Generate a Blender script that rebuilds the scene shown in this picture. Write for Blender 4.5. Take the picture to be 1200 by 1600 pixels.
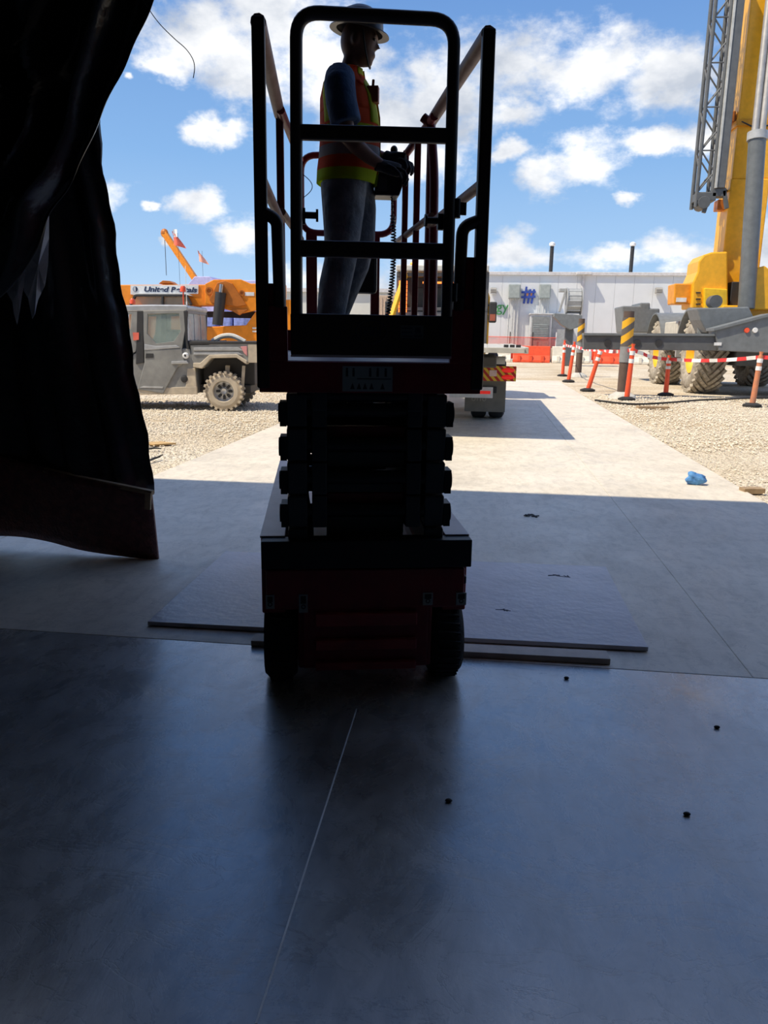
import bpy, bmesh, math, random
from mathutils import Vector, Matrix
R = math.radians
rnd = random.Random(7)
scn = bpy.context.scene
col = scn.collection
for o in list(bpy.data.objects): bpy.data.objects.remove(o)

# ------------------------------------------------------------------ camera
F, H = 1200.0, 1.33                       # focal length in px of the 1200x1600 frame, eye height
PITCH, ROLL, YAW = math.atan(274/1200), 0.015, math.atan(154/1231)
fh = Vector((-math.sin(YAW), math.cos(YAW), 0)); r0 = Vector((math.cos(YAW), math.sin(YAW), 0)); zz = Vector((0, 0, 1))
fw = fh*math.cos(PITCH) - zz*math.sin(PITCH); u0 = fh*math.sin(PITCH) + zz*math.cos(PITCH)
rt = r0*math.cos(ROLL) + u0*math.sin(ROLL); up = u0*math.cos(ROLL) - r0*math.sin(ROLL)
EYE = Vector((0, 0, H))
cam = bpy.data.cameras.new('camera'); camo = bpy.data.objects.new('camera', cam); col.objects.link(camo)
cam.sensor_fit = 'VERTICAL'; cam.sensor_height = 32.0; cam.lens = 32.0*F/1600; cam.clip_start = 0.05; cam.clip_end = 2000
camo.matrix_world = Matrix(((rt.x, up.x, -fw.x, 0), (rt.y, up.y, -fw.y, 0), (rt.z, up.z, -fw.z, H), (0, 0, 0, 1)))
scn.camera = camo

def ray(x, y): return fw + rt*((x-600)/F) - up*((y-800)/F)
def G(x, y, z=0.0):                       # where the sight line through a photo point meets the level z
    d = ray(x, y); return EYE + d*((z-H)/d.z)
def P(x, y, Y):                           # ... meets the upright plane at distance Y
    d = ray(x, y); return EYE + d*(Y/d.y)

# ------------------------------------------------------------------ colour management
vs = scn.view_settings
vs.view_transform = 'Standard'; vs.look = 'None'; vs.gamma = 1.0; vs.use_curve_mapping = False; vs.exposure = 0.5

# ------------------------------------------------------------------ world: blue sky with cumulus
def build_world():
    w = bpy.data.worlds.new('sky'); scn.world = w; w.use_nodes = True
    nt = w.node_tree; N = nt.nodes; Lk = nt.links; N.clear()
    def n(t, **k):
        a = N.new(t)
        for kk, v in k.items(): setattr(a, kk, v)
        return a
    def m(op, a, b=None, c=None, clamp=False):
        q = n('ShaderNodeMath', operation=op, use_clamp=clamp)
        for i, v in enumerate((a, b, c)):
            if v is None: continue
            if isinstance(v, (int, float)): q.inputs[i].default_value = v
            else: Lk.new(v, q.inputs[i])
        return q.outputs[0]
    tc = n('ShaderNodeTexCoord'); sep = n('ShaderNodeSeparateXYZ'); Lk.new(tc.outputs['Generated'], sep.inputs[0])
    az = m('ARCTAN2', sep.outputs[0], sep.outputs[1]); el = m('ARCSINE', sep.outputs[2])
    comb = n('ShaderNodeCombineXYZ'); Lk.new(az, comb.inputs[0]); Lk.new(el, comb.inputs[1])
    def noise(scale, detail, rough, off=(0, 0, 0), src=None):
        mp = n('ShaderNodeMapping'); mp.inputs['Location'].default_value = off; mp.inputs['Scale'].default_value = (1, 1, 1.6)
        Lk.new(src or tc.outputs['Generated'], mp.inputs[0])
        t = n('ShaderNodeTexNoise'); t.inputs['Scale'].default_value = scale; t.inputs['Detail'].default_value = detail; t.inputs['Roughness'].default_value = rough
        Lk.new(mp.outputs[0], t.inputs['Vector']); return t
    warp = noise(14, 5, .6)
    ws = n('ShaderNodeVectorMath', operation='MULTIPLY_ADD'); Lk.new(warp.outputs['Color'], ws.inputs[0])
    ws.inputs[1].default_value = (.07, .055, 0); Lk.new(comb.outputs[0], ws.inputs[2])
    wp = n('ShaderNodeVectorMath', operation='SUBTRACT'); Lk.new(ws.outputs[0], wp.inputs[0]); wp.inputs[1].default_value = (.035, .0275, 0)
    blobs = [(330,60,105,70),(430,25,110,80),(500,110,100,85),(400,130,80,50),(258,105,45,28),(338,204,58,24),(600,190,100,75),(690,160,90,80),(640,250,85,40),
             (800,100,110,75),(930,110,110,60),(1060,120,100,60),(850,275,46,36),(912,252,60,42),(990,298,22,13),(785,240,34,20),(800,185,52,24),(1040,222,110,24),
             (800,402,58,32),(950,404,62,22),(1050,398,66,28),(372,370,42,32),(308,318,38,30),(246,326,22,9),(520,445,95,26),(660,420,70,30),(270,378,16,8),(1190,395,40,60),(190,130,12,8),
             (1180,100,40,90),(120,300,60,30),(560,-90,150,80),(1330,250,90,50),(-80,120,90,60),(-200,300,120,40)]
    cov = None
    for (bx, by, rx, ry) in blobs:
        d = ray(bx, by).normalized(); a0 = math.atan2(d.x, d.y); e0 = math.asin(d.z)
        d1 = ray(bx+rx, by).normalized(); d2 = ray(bx, by-ry).normalized()
        ra = abs(math.atan2(d1.x, d1.y)-a0); re = abs(math.asin(d2.z)-e0)
        s = n('ShaderNodeVectorMath', operation='SUBTRACT'); Lk.new(wp.outputs[0], s.inputs[0]); s.inputs[1].default_value = (a0, e0, 0)
        q = n('ShaderNodeVectorMath', operation='MULTIPLY'); Lk.new(s.outputs[0], q.inputs[0]); q.inputs[1].default_value = (1/ra, 1/re, 0)
        l = n('ShaderNodeVectorMath', operation='LENGTH'); Lk.new(q.outputs[0], l.inputs[0])
        v = m('SUBTRACT', 1.35, l.outputs['Value'])
        cov = v if cov is None else m('SMOOTH_MAX', cov, v, .25)
    gen = noise(2.6, 3, .5, (3.1, 1.7, .4))
    g2 = m('MULTIPLY_ADD', gen.outputs[0], 5.0, -2.35)      # the same broken cumulus all round the sky
    # keep the drawn clouds where they are known; elsewhere the general field takes over
    dv = n('ShaderNodeVectorMath', operation='SUBTRACT'); Lk.new(comb.outputs[0], dv.inputs[0]); dv.inputs[1].default_value = (-YAW, .16, 0)
    dm = n('ShaderNodeVectorMath', operation='MULTIPLY'); Lk.new(dv.outputs[0], dm.inputs[0]); dm.inputs[1].default_value = (1/.50, 1/.40, 0)
    dl = n('ShaderNodeVectorMath', operation='LENGTH'); Lk.new(dm.outputs[0], dl.inputs[0])
    g2 = m('ADD', g2, m('MINIMUM', m('MULTIPLY', m('SUBTRACT', dl.outputs['Value'], 1.15), 4.0), 0.0))
    cov = m('MAXIMUM', cov, g2)
    cov = m('MAXIMUM', cov, -1.2)
    fine = noise(22, 9, .62, (.3, .9, 2.2))
    dens = m('MULTIPLY_ADD', m('SUBTRACT', fine.outputs[0], .5), 2.1, cov)
    mr = n('ShaderNodeMapRange', interpolation_type='SMOOTHSTEP'); Lk.new(dens, mr.inputs[0])
    mr.inputs[1].default_value = .05; mr.inputs[2].default_value = 1.0
    # sky gradient
    ramp = n('ShaderNodeValToRGB'); Lk.new(m('DIVIDE', m('MAXIMUM', el, 0.0), 1.2), ramp.inputs[0])
    cr = ramp.color_ramp; cr.elements[0].position = 0; cr.elements[0].color = (.41, .55, .71, 1)
    cr.elements[1].position = 1; cr.elements[1].color = (.07, .16, .42, 1)
    for p, c in ((.07, (.30, .46, .665)), (.17, (.185, .345, .60)), (.33, (.105, .225, .49)), (.55, (.085, .185, .44))):
        e = cr.elements.new(p); e.color = (*c, 1)
    shade = noise(9, 6, .55, (1.2, .1, .7))
    cr2 = n('ShaderNodeValToRGB'); Lk.new(shade.outputs[0], cr2.inputs[0])
    cr2.color_ramp.elements[0].position = .34; cr2.color_ramp.elements[0].color = (.40, .44, .51, 1)
    cr2.color_ramp.elements[1].position = .60; cr2.color_ramp.elements[1].color = (.82, .82, .82, 1)
    mx = n('ShaderNodeMix', data_type='RGBA'); Lk.new(mr.outputs[0], mx.inputs[0]); Lk.new(ramp.outputs[0], mx.inputs[6]); Lk.new(cr2.outputs[0], mx.inputs[7])
    bg = n('ShaderNodeBackground'); Lk.new(mx.outputs[2], bg.inputs[0]); bg.inputs[1].default_value = 1.0
    out = n('ShaderNodeOutputWorld'); Lk.new(bg.outputs[0], out.inputs[0])
build_world()

# ------------------------------------------------------------------ sun: from the upper left, a little behind the hall
sl = bpy.data.lights.new('sun', 'SUN'); sl.energy = 3.9; sl.angle = R(.53); sl.color = (1, .89, .70)
so = bpy.data.objects.new('sun', sl); col.objects.link(so); so.location = (-20, -10, 30)
SUN = Vector((.59, .305, -1)).normalized(); so.rotation_euler = SUN.to_track_quat('-Z', 'Y').to_euler()

# ------------------------------------------------------------------ materials
MATS = {}
def M(name, c, rough=.5, metal=0.0, var=.12, vs_=6.0, bump=0.0, bs=40.0, spec=.5, c2=None, alpha=None, emit=None, trans=0.0):
    if name in MATS: return MATS[name]
    mt = bpy.data.materials.new(name); mt.use_nodes = True; nt = mt.node_tree; b = nt.nodes['Principled BSDF']
    tc = nt.nodes.new('ShaderNodeTexCoord')
    nz = nt.nodes.new('ShaderNodeTexNoise'); nz.inputs['Scale'].default_value = vs_; nz.inputs['Detail'].default_value = 6; nz.inputs['Roughness'].default_value = .6
    nt.links.new(tc.outputs['Object'], nz.inputs['Vector'])
    rp = nt.nodes.new('ShaderNodeValToRGB'); nt.links.new(nz.outputs[0], rp.inputs[0])
    a = c2 if c2 else tuple(x*(1-var) for x in c); d = c if c2 else tuple(min(1, x*(1+var)) for x in c)
    rp.color_ramp.elements[0].position = .35; rp.color_ramp.elements[0].color = (*a, 1)
    rp.color_ramp.elements[1].position = .65; rp.color_ramp.elements[1].color = (*d, 1)
    nt.links.new(rp.outputs[0], b.inputs['Base Color'])
    b.inputs['Roughness'].default_value = rough; b.inputs['Metallic'].default_value = metal; b.inputs['Specular IOR Level'].default_value = spec
    if trans: b.inputs['Transmission Weight'].default_value = trans
    if alpha is not None: b.inputs['Alpha'].default_value = alpha
    if emit: b.inputs['Emission Color'].default_value = (*emit[:3], 1); b.inputs['Emission Strength'].default_value = emit[3]
    if bump:
        n2 = nt.nodes.new('ShaderNodeTexNoise'); n2.inputs['Scale'].default_value = bs; n2.inputs['Detail'].default_value = 4
        nt.links.new(tc.outputs['Object'], n2.inputs['Vector'])
        bp = nt.nodes.new('ShaderNodeBump'); bp.inputs['Strength'].default_value = bump; bp.inputs['Distance'].default_value = .02
        nt.links.new(n2.outputs[0], bp.inputs['Height']); nt.links.new(bp.outputs[0], b.inputs['Normal'])
    MATS[name] = mt; return mt

def stripes(name, ca, cb, axis, period, duty=.5, rough=.5, slant=0.0, slant_axis=2, base=None, zlim=None):
    """two paints in regular bands along an object axis"""
    mt = bpy.data.materials.new(name); mt.use_nodes = True; nt = mt.node_tree; b = nt.nodes['Principled BSDF']; b.inputs['Roughness'].default_value = rough
    tc = nt.nodes.new('ShaderNodeTexCoord'); sp = nt.nodes.new('ShaderNodeSeparateXYZ'); nt.links.new(tc.outputs['Object'], sp.inputs[0])
    def m(op, a, b_):
        q = nt.nodes.new('ShaderNodeMath'); q.operation = op
        for i, v in enumerate((a, b_)):
            if isinstance(v, (int, float)): q.inputs[i].default_value = v
            else: nt.links.new(v, q.inputs[i])
        return q.outputs[0]
    v = m('ADD', sp.outputs[axis], m('MULTIPLY', sp.outputs[slant_axis], slant))
    v = m('FRACT', m('ADD', m('DIVIDE', v, period), 100.0), 0)
    v = m('GREATER_THAN', v, duty)
    mx = nt.nodes.new('ShaderNodeMix'); mx.data_type = 'RGBA'; nt.links.new(v, mx.inputs[0]); mx.inputs[6].default_value = (*ca, 1); mx.inputs[7].default_value = (*cb, 1)
    nt.links.new(mx.outputs[2], b.inputs['Base Color']); return mt

def concrete(name, base, dark, rough0, rough1, crack=1.0, scale=1.0, spec=.5, stain=(.5, .7), fine_lo=.8, stain_lo=.75, coat=0.0):
    mt = bpy.data.materials.new(name); mt.use_nodes = True; nt = mt.node_tree; b = nt.nodes['Principled BSDF']; L = nt.links
    tc = nt.nodes.new('ShaderNodeTexCoord')
    def nz(s, d, r, off=(0, 0, 0), sc=(1, 1, 1)):
        mp = nt.nodes.new('ShaderNodeMapping'); mp.inputs['Location'].default_value = off; mp.inputs['Scale'].default_value = sc; L.new(tc.outputs['Object'], mp.inputs[0])
        t = nt.nodes.new('ShaderNodeTexNoise'); t.inputs['Scale'].default_value = s*scale; t.inputs['Detail'].default_value = d; t.inputs['Roughness'].default_value = r
        t.inputs['Distortion'].default_value = .6; L.new(mp.outputs[0], t.inputs[0]); return t.outputs[0]
    def ramp(v, p0, c0, p1, c1):
        q = nt.nodes.new('ShaderNodeValToRGB'); L.new(v, q.inputs[0]); e = q.color_ramp.elements
        e[0].position = p0; e[0].color = c0; e[1].position = p1; e[1].color = c1; return q.outputs[0]
    g = lambda x: (x, x, x, 1)
    big = ramp(nz(1.1, 8, .65), .36, (*dark, 1), .62, (*base, 1))
    fine = ramp(nz(13, 9, .7, (4, 2, 0), (1, .45, 1)), .38, g(fine_lo), .55, g(1))
    st = ramp(nz(.55, 6, .7, (9, 3, 0)), stain[0], g(1), stain[1], g(stain_lo))
    # hair cracks and scuffs
    vo = nt.nodes.new('ShaderNodeTexNoise'); vo.inputs['Scale'].default_value = 3.1*scale; vo.inputs['Detail'].default_value = 7; vo.inputs['Roughness'].default_value = .62; vo.inputs['Distortion'].default_value = 1.4
    mpv = nt.nodes.new('ShaderNodeMapping'); mpv.inputs['Scale'].default_value = (.8, 1.9, 1); L.new(tc.outputs['Object'], mpv.inputs[0]); L.new(mpv.outputs[0], vo.inputs[0])
    ab = nt.nodes.new('ShaderNodeMath'); ab.operation = 'ABSOLUTE'; sb = nt.nodes.new('ShaderNodeMath'); sb.operation = 'SUBTRACT'; L.new(vo.outputs[0], sb.inputs[0]); sb.inputs[1].default_value = .5; L.new(sb.outputs[0], ab.inputs[0])
    line = ramp(ab.outputs[0], .0, g(1-.5*crack), .012, g(1))
    def mul(a, c):
        q = nt.nodes.new('ShaderNodeMix'); q.data_type = 'RGBA'; q.blend_type = 'MULTIPLY'; q.inputs[0].default_value = 1; L.new(a, q.inputs[6]); L.new(c, q.inputs[7]); return q.outputs[2]
    L.new(mul(mul(mul(big, fine), st), line), b.inputs['Base Color'])
    rr = nt.nodes.new('ShaderNodeMapRange'); L.new(nz(2.3, 8, .7, (1, 7, 0)), rr.inputs[0]); rr.inputs[1].default_value = .35; rr.inputs[2].default_value = .65; rr.inputs[3].default_value = rough0; rr.inputs[4].default_value = rough1
    L.new(rr.outputs[0], b.inputs['Roughness']); b.inputs['Specular IOR Level'].default_value = spec
    if coat:
        b.inputs['Coat Weight'].default_value = coat; b.inputs['Coat IOR'].default_value = 2.1
        r3 = nt.nodes.new('ShaderNodeMapRange'); L.new(nz(4.5, 9, .75, (5, 1, 0), (1, .6, 1)), r3.inputs[0]); r3.inputs[1].default_value = .35; r3.inputs[2].default_value = .65; r3.inputs[3].default_value = .17; r3.inputs[4].default_value = .40; L.new(r3.outputs[0], b.inputs['Coat Roughness'])
    bp = nt.nodes.new('ShaderNodeBump'); bp.inputs['Strength'].default_value = .22; bp.inputs['Distance'].default_value = .01
    L.new(mul(nz(9, 9, .7, (2, 2, 2), (1, .5, 1)), line), bp.inputs['Height']); L.new(bp.outputs[0], b.inputs['Normal'])
    return mt

def gravel_mat():
    mt = bpy.data.materials.new('gravel'); mt.use_nodes = True; nt = mt.node_tree; b = nt.nodes['Principled BSDF']; L = nt.links; b.inputs['Roughness'].default_value = .9
    tc = nt.nodes.new('ShaderNodeTexCoord')
    vo = nt.nodes.new('ShaderNodeTexVoronoi'); vo.inputs['Scale'].default_value = 38; L.new(tc.outputs['Object'], vo.inputs['Vector'])
    sp = nt.nodes.new('ShaderNodeSeparateColor'); L.new(vo.outputs['Color'], sp.inputs[0])
    rp = nt.nodes.new('ShaderNodeValToRGB'); L.new(sp.outputs[0], rp.inputs[0]); e = rp.color_ramp.elements
    e[0].color = (.44, .38, .29, 1); e[1].color = (.86, .78, .65, 1)
    nz = nt.nodes.new('ShaderNodeTexNoise'); nz.inputs['Scale'].default_value = .45; nz.inputs['Detail'].default_value = 6; L.new(tc.outputs['Object'], nz.inputs[0])
    rp2 = nt.nodes.new('ShaderNodeValToRGB'); L.new(nz.outputs[0], rp2.inputs[0]); e = rp2.color_ramp.elements
    e[0].position = .35; e[0].color = (.78, .70, .58, 1); e[1].position = .65; e[1].color = (1, 1, 1, 1)
    q = nt.nodes.new('ShaderNodeMix'); q.data_type = 'RGBA'; q.blend_type = 'MULTIPLY'; q.inputs[0].default_value = 1; L.new(rp.outputs[0], q.inputs[6]); L.new(rp2.outputs[0], q.inputs[7])
    L.new(q.outputs[2], b.inputs['Base Color'])
    bp = nt.nodes.new('ShaderNodeBump'); bp.inputs['Strength'].default_value = .7; bp.inputs['Distance'].default_value = .03; bp.invert = True
    L.new(vo.outputs['Distance'], bp.inputs['Height']); L.new(bp.outputs[0], b.inputs['Normal']); return mt

# ------------------------------------------------------------------ mesh builder
class MB:
    def __init__(s): s.v = []; s.f = []
    def add(s, vs, fs):
        k = len(s.v); s.v += [tuple(p) for p in vs]; s.f += [tuple(i+k for i in f) for f in fs]; return s
    def box(s, x0, x1, y0, y1, z0, z1):
        return s.add([(x0,y0,z0),(x1,y0,z0),(x1,y1,z0),(x0,y1,z0),(x0,y0,z1),(x1,y0,z1),(x1,y1,z1),(x0,y1,z1)],
                     [(0,3,2,1),(4,5,6,7),(0,1,5,4),(1,2,6,5),(2,3,7,6),(3,0,4,7)])
    def beam(s, a, b, w, h, upv=(0, 0, 1)):
        a = Vector(a); b = Vector(b); d = (b-a).normalized(); u = Vector(upv)
        if abs(d.dot(u)) > .98: u = Vector((0, 1, 0))
        x = d.cross(u).normalized(); y = x.cross(d)
        c = [(-w/2,-h/2),(w/2,-h/2),(w/2,h/2),(-w/2,h/2)]
        vs_ = [a+x*p+y*q for p, q in c]+[b+x*p+y*q for p, q in c]
        return s.add(vs_, [(0,3,2,1),(4,5,6,7),(0,1,5,4),(1,2,6,5),(2,3,7,6),(3,0,4,7)])
    def tube(s, pts, r, n=10, closed=False, sub=0, caps=True):
        pts = [Vector(p) for p in pts]
        rs = r if isinstance(r, (list, tuple)) else [r]*len(pts)
        k0 = len(s.v); m = len(pts); nrm = None
        for i, p in enumerate(pts):
            if closed: t = (pts[(i+1) % m]-pts[i-1]).normalized()
            else: t = (pts[min(i+1, m-1)]-pts[max(i-1, 0)]).normalized()
            if nrm is None:
                nrm = t.orthogonal().normalized()
            else:
                nrm = (nrm - t*nrm.dot(t)); nrm = nrm.normalized() if nrm.length > 1e-6 else t.orthogonal().normalized()
            bn = t.cross(nrm)
            for j in range(n):
                a = 2*math.pi*j/n; s.v.append(tuple(p+(nrm*math.cos(a)+bn*math.sin(a))*rs[i]))
        for i in range(m if closed else m-1):
            i2 = (i+1) % m
            for j in range(n):
                j2 = (j+1) % n; s.f.append((k0+i*n+j, k0+i*n+j2, k0+i2*n+j2, k0+i2*n+j))
        if caps and not closed:
            s.f.append(tuple(k0+j for j in reversed(range(n)))); s.f.append(tuple(k0+(m-1)*n+j for j in range(n)))
        return s
    def cyl(s, a, b, r, n=16, r2=None): return s.tube([a, b], [r, r if r2 is None else r2], n)
    def prism(s, pts, axis, lo, hi):
        """polygon in the two other axes, extruded along axis (0,1,2)"""
        m = len(pts)
        def mk(p, t):
            return (t, p[0], p[1]) if axis == 0 else ((p[0], t, p[1]) if axis == 1 else (p[0], p[1], t))
        return s.add([mk(p, lo) for p in pts]+[mk(p, hi) for p in pts], [tuple(range(m)), tuple(reversed(range(m, 2*m)))]+[(i, i+m, (i+1) % m+m, (i+1) % m) for i in range(m)])
    def lathe(s, prof, c=(0, 0, 0), axis=2, n=32):
        """profile of (radius, height) spun round an axis"""
        k0 = len(s.v); m = len(prof); c = Vector(c)
        for (r, h) in prof:
            for j in range(n):
                a = 2*math.pi*j/n; x, y = r*math.cos(a), r*math.sin(a)
                p = (x, y, h) if axis == 2 else ((h, x, y) if axis == 0 else (x, h, y))
                s.v.append(tuple(c+Vector(p)))
        for i in range(m-1):
            for j in range(n):
                j2 = (j+1) % n; s.f.append((k0+i*n+j, k0+i*n+j2, k0+(i+1)*n+j2, k0+(i+1)*n+j))
        return s
    def grid(s, fn, nu, nv):
        k0 = len(s.v)
        for i in range(nu+1):
            for j in range(nv+1): s.v.append(tuple(fn(i/nu, j/nv)))
        for i in range(nu):
            for j in range(nv):
                a = k0+i*(nv+1)+j; s.f.append((a, a+1, a+nv+2, a+nv+1))
        return s
    def ell(s, c, r, n=16, m=10, rot=None):
        k0 = len(s.v); c = Vector(c)
        for i in range(m+1):
            t = math.pi*i/m
            for j in range(n):
                a = 2*math.pi*j/n; p = Vector((r[0]*math.sin(t)*math.cos(a), r[1]*math.sin(t)*math.sin(a), r[2]*math.cos(t)))
                if rot: p = rot @ p
                s.v.append(tuple(c+p))
        for i in range(m):
            for j in range(n):
                j2 = (j+1) % n; s.f.append((k0+i*n+j, k0+(i+1)*n+j, k0+(i+1)*n+j2, k0+i*n+j2))
        return s
    def mesh(s, name):
        me = bpy.data.meshes.new(name); me.from_pydata(s.v, [], s.f)
        bm = bmesh.new(); bm.from_mesh(me); bmesh.ops.remove_doubles(bm, verts=bm.verts, dist=1e-5); bmesh.ops.recalc_face_normals(bm, faces=bm.faces); bm.to_mesh(me); bm.free()
        return me
    def build(s, name, mat, parent=None, smooth=False, bevel=0.0, loc=None, rz=None, rot=None, **tags):
        me = s.mesh(name); me.materials.append(mat if not isinstance(mat, str) else MATS[mat])
        o = bpy.data.objects.new(name, me); col.objects.link(o); o.parent = parent
        if loc is not None: o.location = loc
        if rz is not None: o.rotation_euler = (0, 0, rz)
        if rot is not None: o.rotation_euler = rot
        if smooth:
            me.shade_smooth()
            try: me.set_sharp_from_angle(angle=R(40))
            except Exception: pass
        if bevel:
            b = o.modifiers.new('bevel', 'BEVEL'); b.width = bevel; b.segments = 2; b.limit_method = 'ANGLE'; b.angle_limit = R(40)
        for k, v in tags.items(): o[k] = v
        return o
def thing(name, label, cat, loc=(0, 0, 0), rz=0.0, group=None):
    o = bpy.data.objects.new(name, None); col.objects.link(o); o.location = loc; o.rotation_euler = (0, 0, rz); o.empty_display_size = .2
    o['label'] = label; o['category'] = cat
    if group: o['group'] = group
    return o
def tag(o, label, cat, group=None):
    o['label'] = label; o['category'] = cat
    if group: o['group'] = group
    return o
def struct(o, label=None):
    o['kind'] = 'structure'
    if label: o['label'] = label
    return o
def dup(root, loc=None, rz=None, label=None, group=None, parent=None):
    r = root.copy(); col.objects.link(r)
    if parent is not None: r.parent = parent
    if loc is not None: r.location = loc
    if rz is not None: r.rotation_euler = (0, 0, rz)
    if label: r['label'] = label
    if group: r['group'] = group
    for ch in list(root.children):
        dup(ch, parent=r)
    return r
class Frame:
    """a thing's own upright frame: x across, y deep; px() measures a photo point in the plane y = yl"""
    def __init__(s, o, yaw): s.o = Vector(o); s.yaw = yaw; s.a = Vector((math.cos(yaw), math.sin(yaw), 0)); s.b = Vector((-math.sin(yaw), math.cos(yaw), 0))
    def px(s, x, y, yl=0.0):
        d = ray(x, y); t = ((s.o-EYE).dot(s.b)+yl)/d.dot(s.b); p = EYE+d*t-s.o; return (p.dot(s.a), p.z-s.o.z)
    def poly(s, pts, yl=0.0): return [s.px(x, y, yl) for x, y in pts]
def text_part(name, body, size, mat, parent, loc, rot=(R(90), 0, 0), shear=0.0, bold=0.0, extrude=.002, align='CENTER'):
    cu = bpy.data.curves.new(name, 'FONT'); cu.body = body; cu.size = size; cu.shear = shear; cu.offset = bold; cu.extrude = extrude; cu.align_x = align; cu.align_y = 'CENTER'
    t = bpy.data.objects.new(name+'_tmp', cu); col.objects.link(t)
    dg = bpy.context.evaluated_depsgraph_get(); dg.update()
    me = bpy.data.meshes.new_from_object(t.evaluated_get(dg)); bpy.data.objects.remove(t); bpy.data.curves.remove(cu)
    me.materials.clear(); me.materials.append(mat); me.name = name
    o = bpy.data.objects.new(name, me); col.objects.link(o); o.parent = parent; o.location = loc; o.rotation_euler = rot; return o
def spline(pts, n=8):
    """Catmull-Rom through points of any size"""
    pts = [Vector(p) for p in pts]; out = []
    for i in range(len(pts)-1):
        p0 = pts[max(i-1, 0)]; p1 = pts[i]; p2 = pts[i+1]; p3 = pts[min(i+2, len(pts)-1)]
        for k in range(n):
            t = k/n; out.append(.5*((2*p1)+(p2-p0)*t+(2*p0-5*p1+4*p2-p3)*t*t+(3*p1-p0-3*p2+p3)*t**3))
    out.append(pts[-1]); return out
def fillet(pts, r, n=5, closed=False):
    """polyline with rounded corners"""
    pts = [Vector(p) for p in pts]; m = len(pts); out = []
    for i, p in enumerate(pts):
        if not closed and i in (0, m-1): out.append(p); continue
        a = (pts[i-1]-p); b = (pts[(i+1) % m]-p); k = min(r, a.length*.49, b.length*.49); a = p+a.normalized()*k; b = p+b.normalized()*k
        for j in range(n+1):
            t = j/n; out.append(a*(1-t)**2+p*2*t*(1-t)+b*t*t)
    return out

M('red_paint', (.22, .012, .024), .38, var=.2); M('red_paint_worn', (.34, .04, .05), .45, var=.3); M('dark_steel', (.018, .020, .024), .5, .3); M('rubber', (.022, .022, .024), .85, bump=.3, bs=60)
M('arm_grey', (.05, .06, .07), .45, .2); M('black_plastic', (.012, .013, .015), .4); M('steel', (.45, .46, .48), .35, .9); M('white_paint', (.75, .76, .76), .5)
M('decal_grey', (.30, .34, .35), .5); M('deck', (.28, .25, .25), .45, .6); M('gate_paint', (.035, .022, .018), .42)
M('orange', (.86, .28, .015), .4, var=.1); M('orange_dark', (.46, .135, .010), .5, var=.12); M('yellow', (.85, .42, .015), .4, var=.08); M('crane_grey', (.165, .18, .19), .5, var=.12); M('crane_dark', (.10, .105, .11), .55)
M('dusty_rubber', (.46, .41, .33), .95, c2=(.25, .22, .18), vs_=9, bump=.3); M('utv_grey', (.30, .30, .285), .45, c2=(.20, .20, .195), vs_=3); M('dust', (.62, .53, .40), .9, c2=(.42, .36, .28), vs_=4); M('trim_black', (.03, .03, .032), .6)
M('silver', (.55, .56, .57), .35, .5); M('glass_dark', (.05, .065, .065), .08); M('glass_pale', (.34, .42, .40), .12, var=.25, vs_=3); M('wood', (.42, .30, .18), .75, c2=(.28, .19, .11), vs_=12); M('bed_grey', (.50, .49, .45), .6, var=.12)
M('safety_orange', (.86, .10, .035), .45, var=.06); M('reflect_white', (.82, .82, .82), .35); M('barrier_white', (.74, .70, .60), .6, var=.08); M('pale_blue', (.22, .28, .62), .6, var=.3)

# ================================================================== SETTING
TAN = concrete('pavement_concrete', (.77, .70, .585), (.67, .605, .50), .38, .62, crack=.4, stain=(.54, .78), fine_lo=.84, stain_lo=.80, spec=.8)
INS = concrete('hall_floor_concrete', (.47, .455, .43), (.26, .255, .245), .25, .42, crack=.9, stain=(.47, .66), spec=1.0, fine_lo=.66, stain_lo=.5, coat=1.0)
W0 = 3.06                                  # where the hall floor meets the outer slab
f = struct(MB().box(-9, 8, -14, W0, -.20, 0).build('floor', INS), 'dark polished concrete hall floor')
L0, L1 = G(557, 1108), G(400, 1600)
MB().beam((L0.x, L0.y, .0006), (L1.x, L1.y, .0006), .0045, .0016).build('chalk_line', M('chalk', (.80, .80, .80), .8), f)
M('joint_dirt', (.055, .05, .045), .9)
pts = [(-9, W0+.01)]
pav = bpy.data.objects.new('pavement', None); col.objects.link(pav); pav['kind'] = 'structure'; pav['label'] = 'pale concrete driveway slab running out of the hall'
for (x0, x1) in ((-3.10, 1.1392), (1.1408, 2.43)):
    for (y0, y1) in ((W0+.006, 12.2), (12.206, 19.0), (19.006, 26.0)):
        MB().box(x0, x1, y0, y1, -.2, 0).build('slab', TAN, pav, bevel=.004)
MB().box(-3.1, 2.43, W0, 26, -.2, -.012).build('joint_filler', MATS['joint_dirt'], pav)
for (x0, x1) in ((-9, -3.11), (2.44, 8)):  # apron strips under the front of the hall
    MB().box(x0, x1, W0+.006, 4.6 if x0 < 0 else 5.2, -.2, -.003).build('slab', TAN, pav)
GRV = gravel_mat()
def ground_fn(u, v):
    x = -140+u*300; y = 4.0+(v**2.2)*330
    return (x, y, -.03 + .012*math.sin(x*1.7+y*.9)*math.sin(y*1.1))
struct(MB().grid(ground_fn, 90, 90).build('ground', GRV, smooth=True), 'pale crushed gravel yard in full sun')
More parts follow.
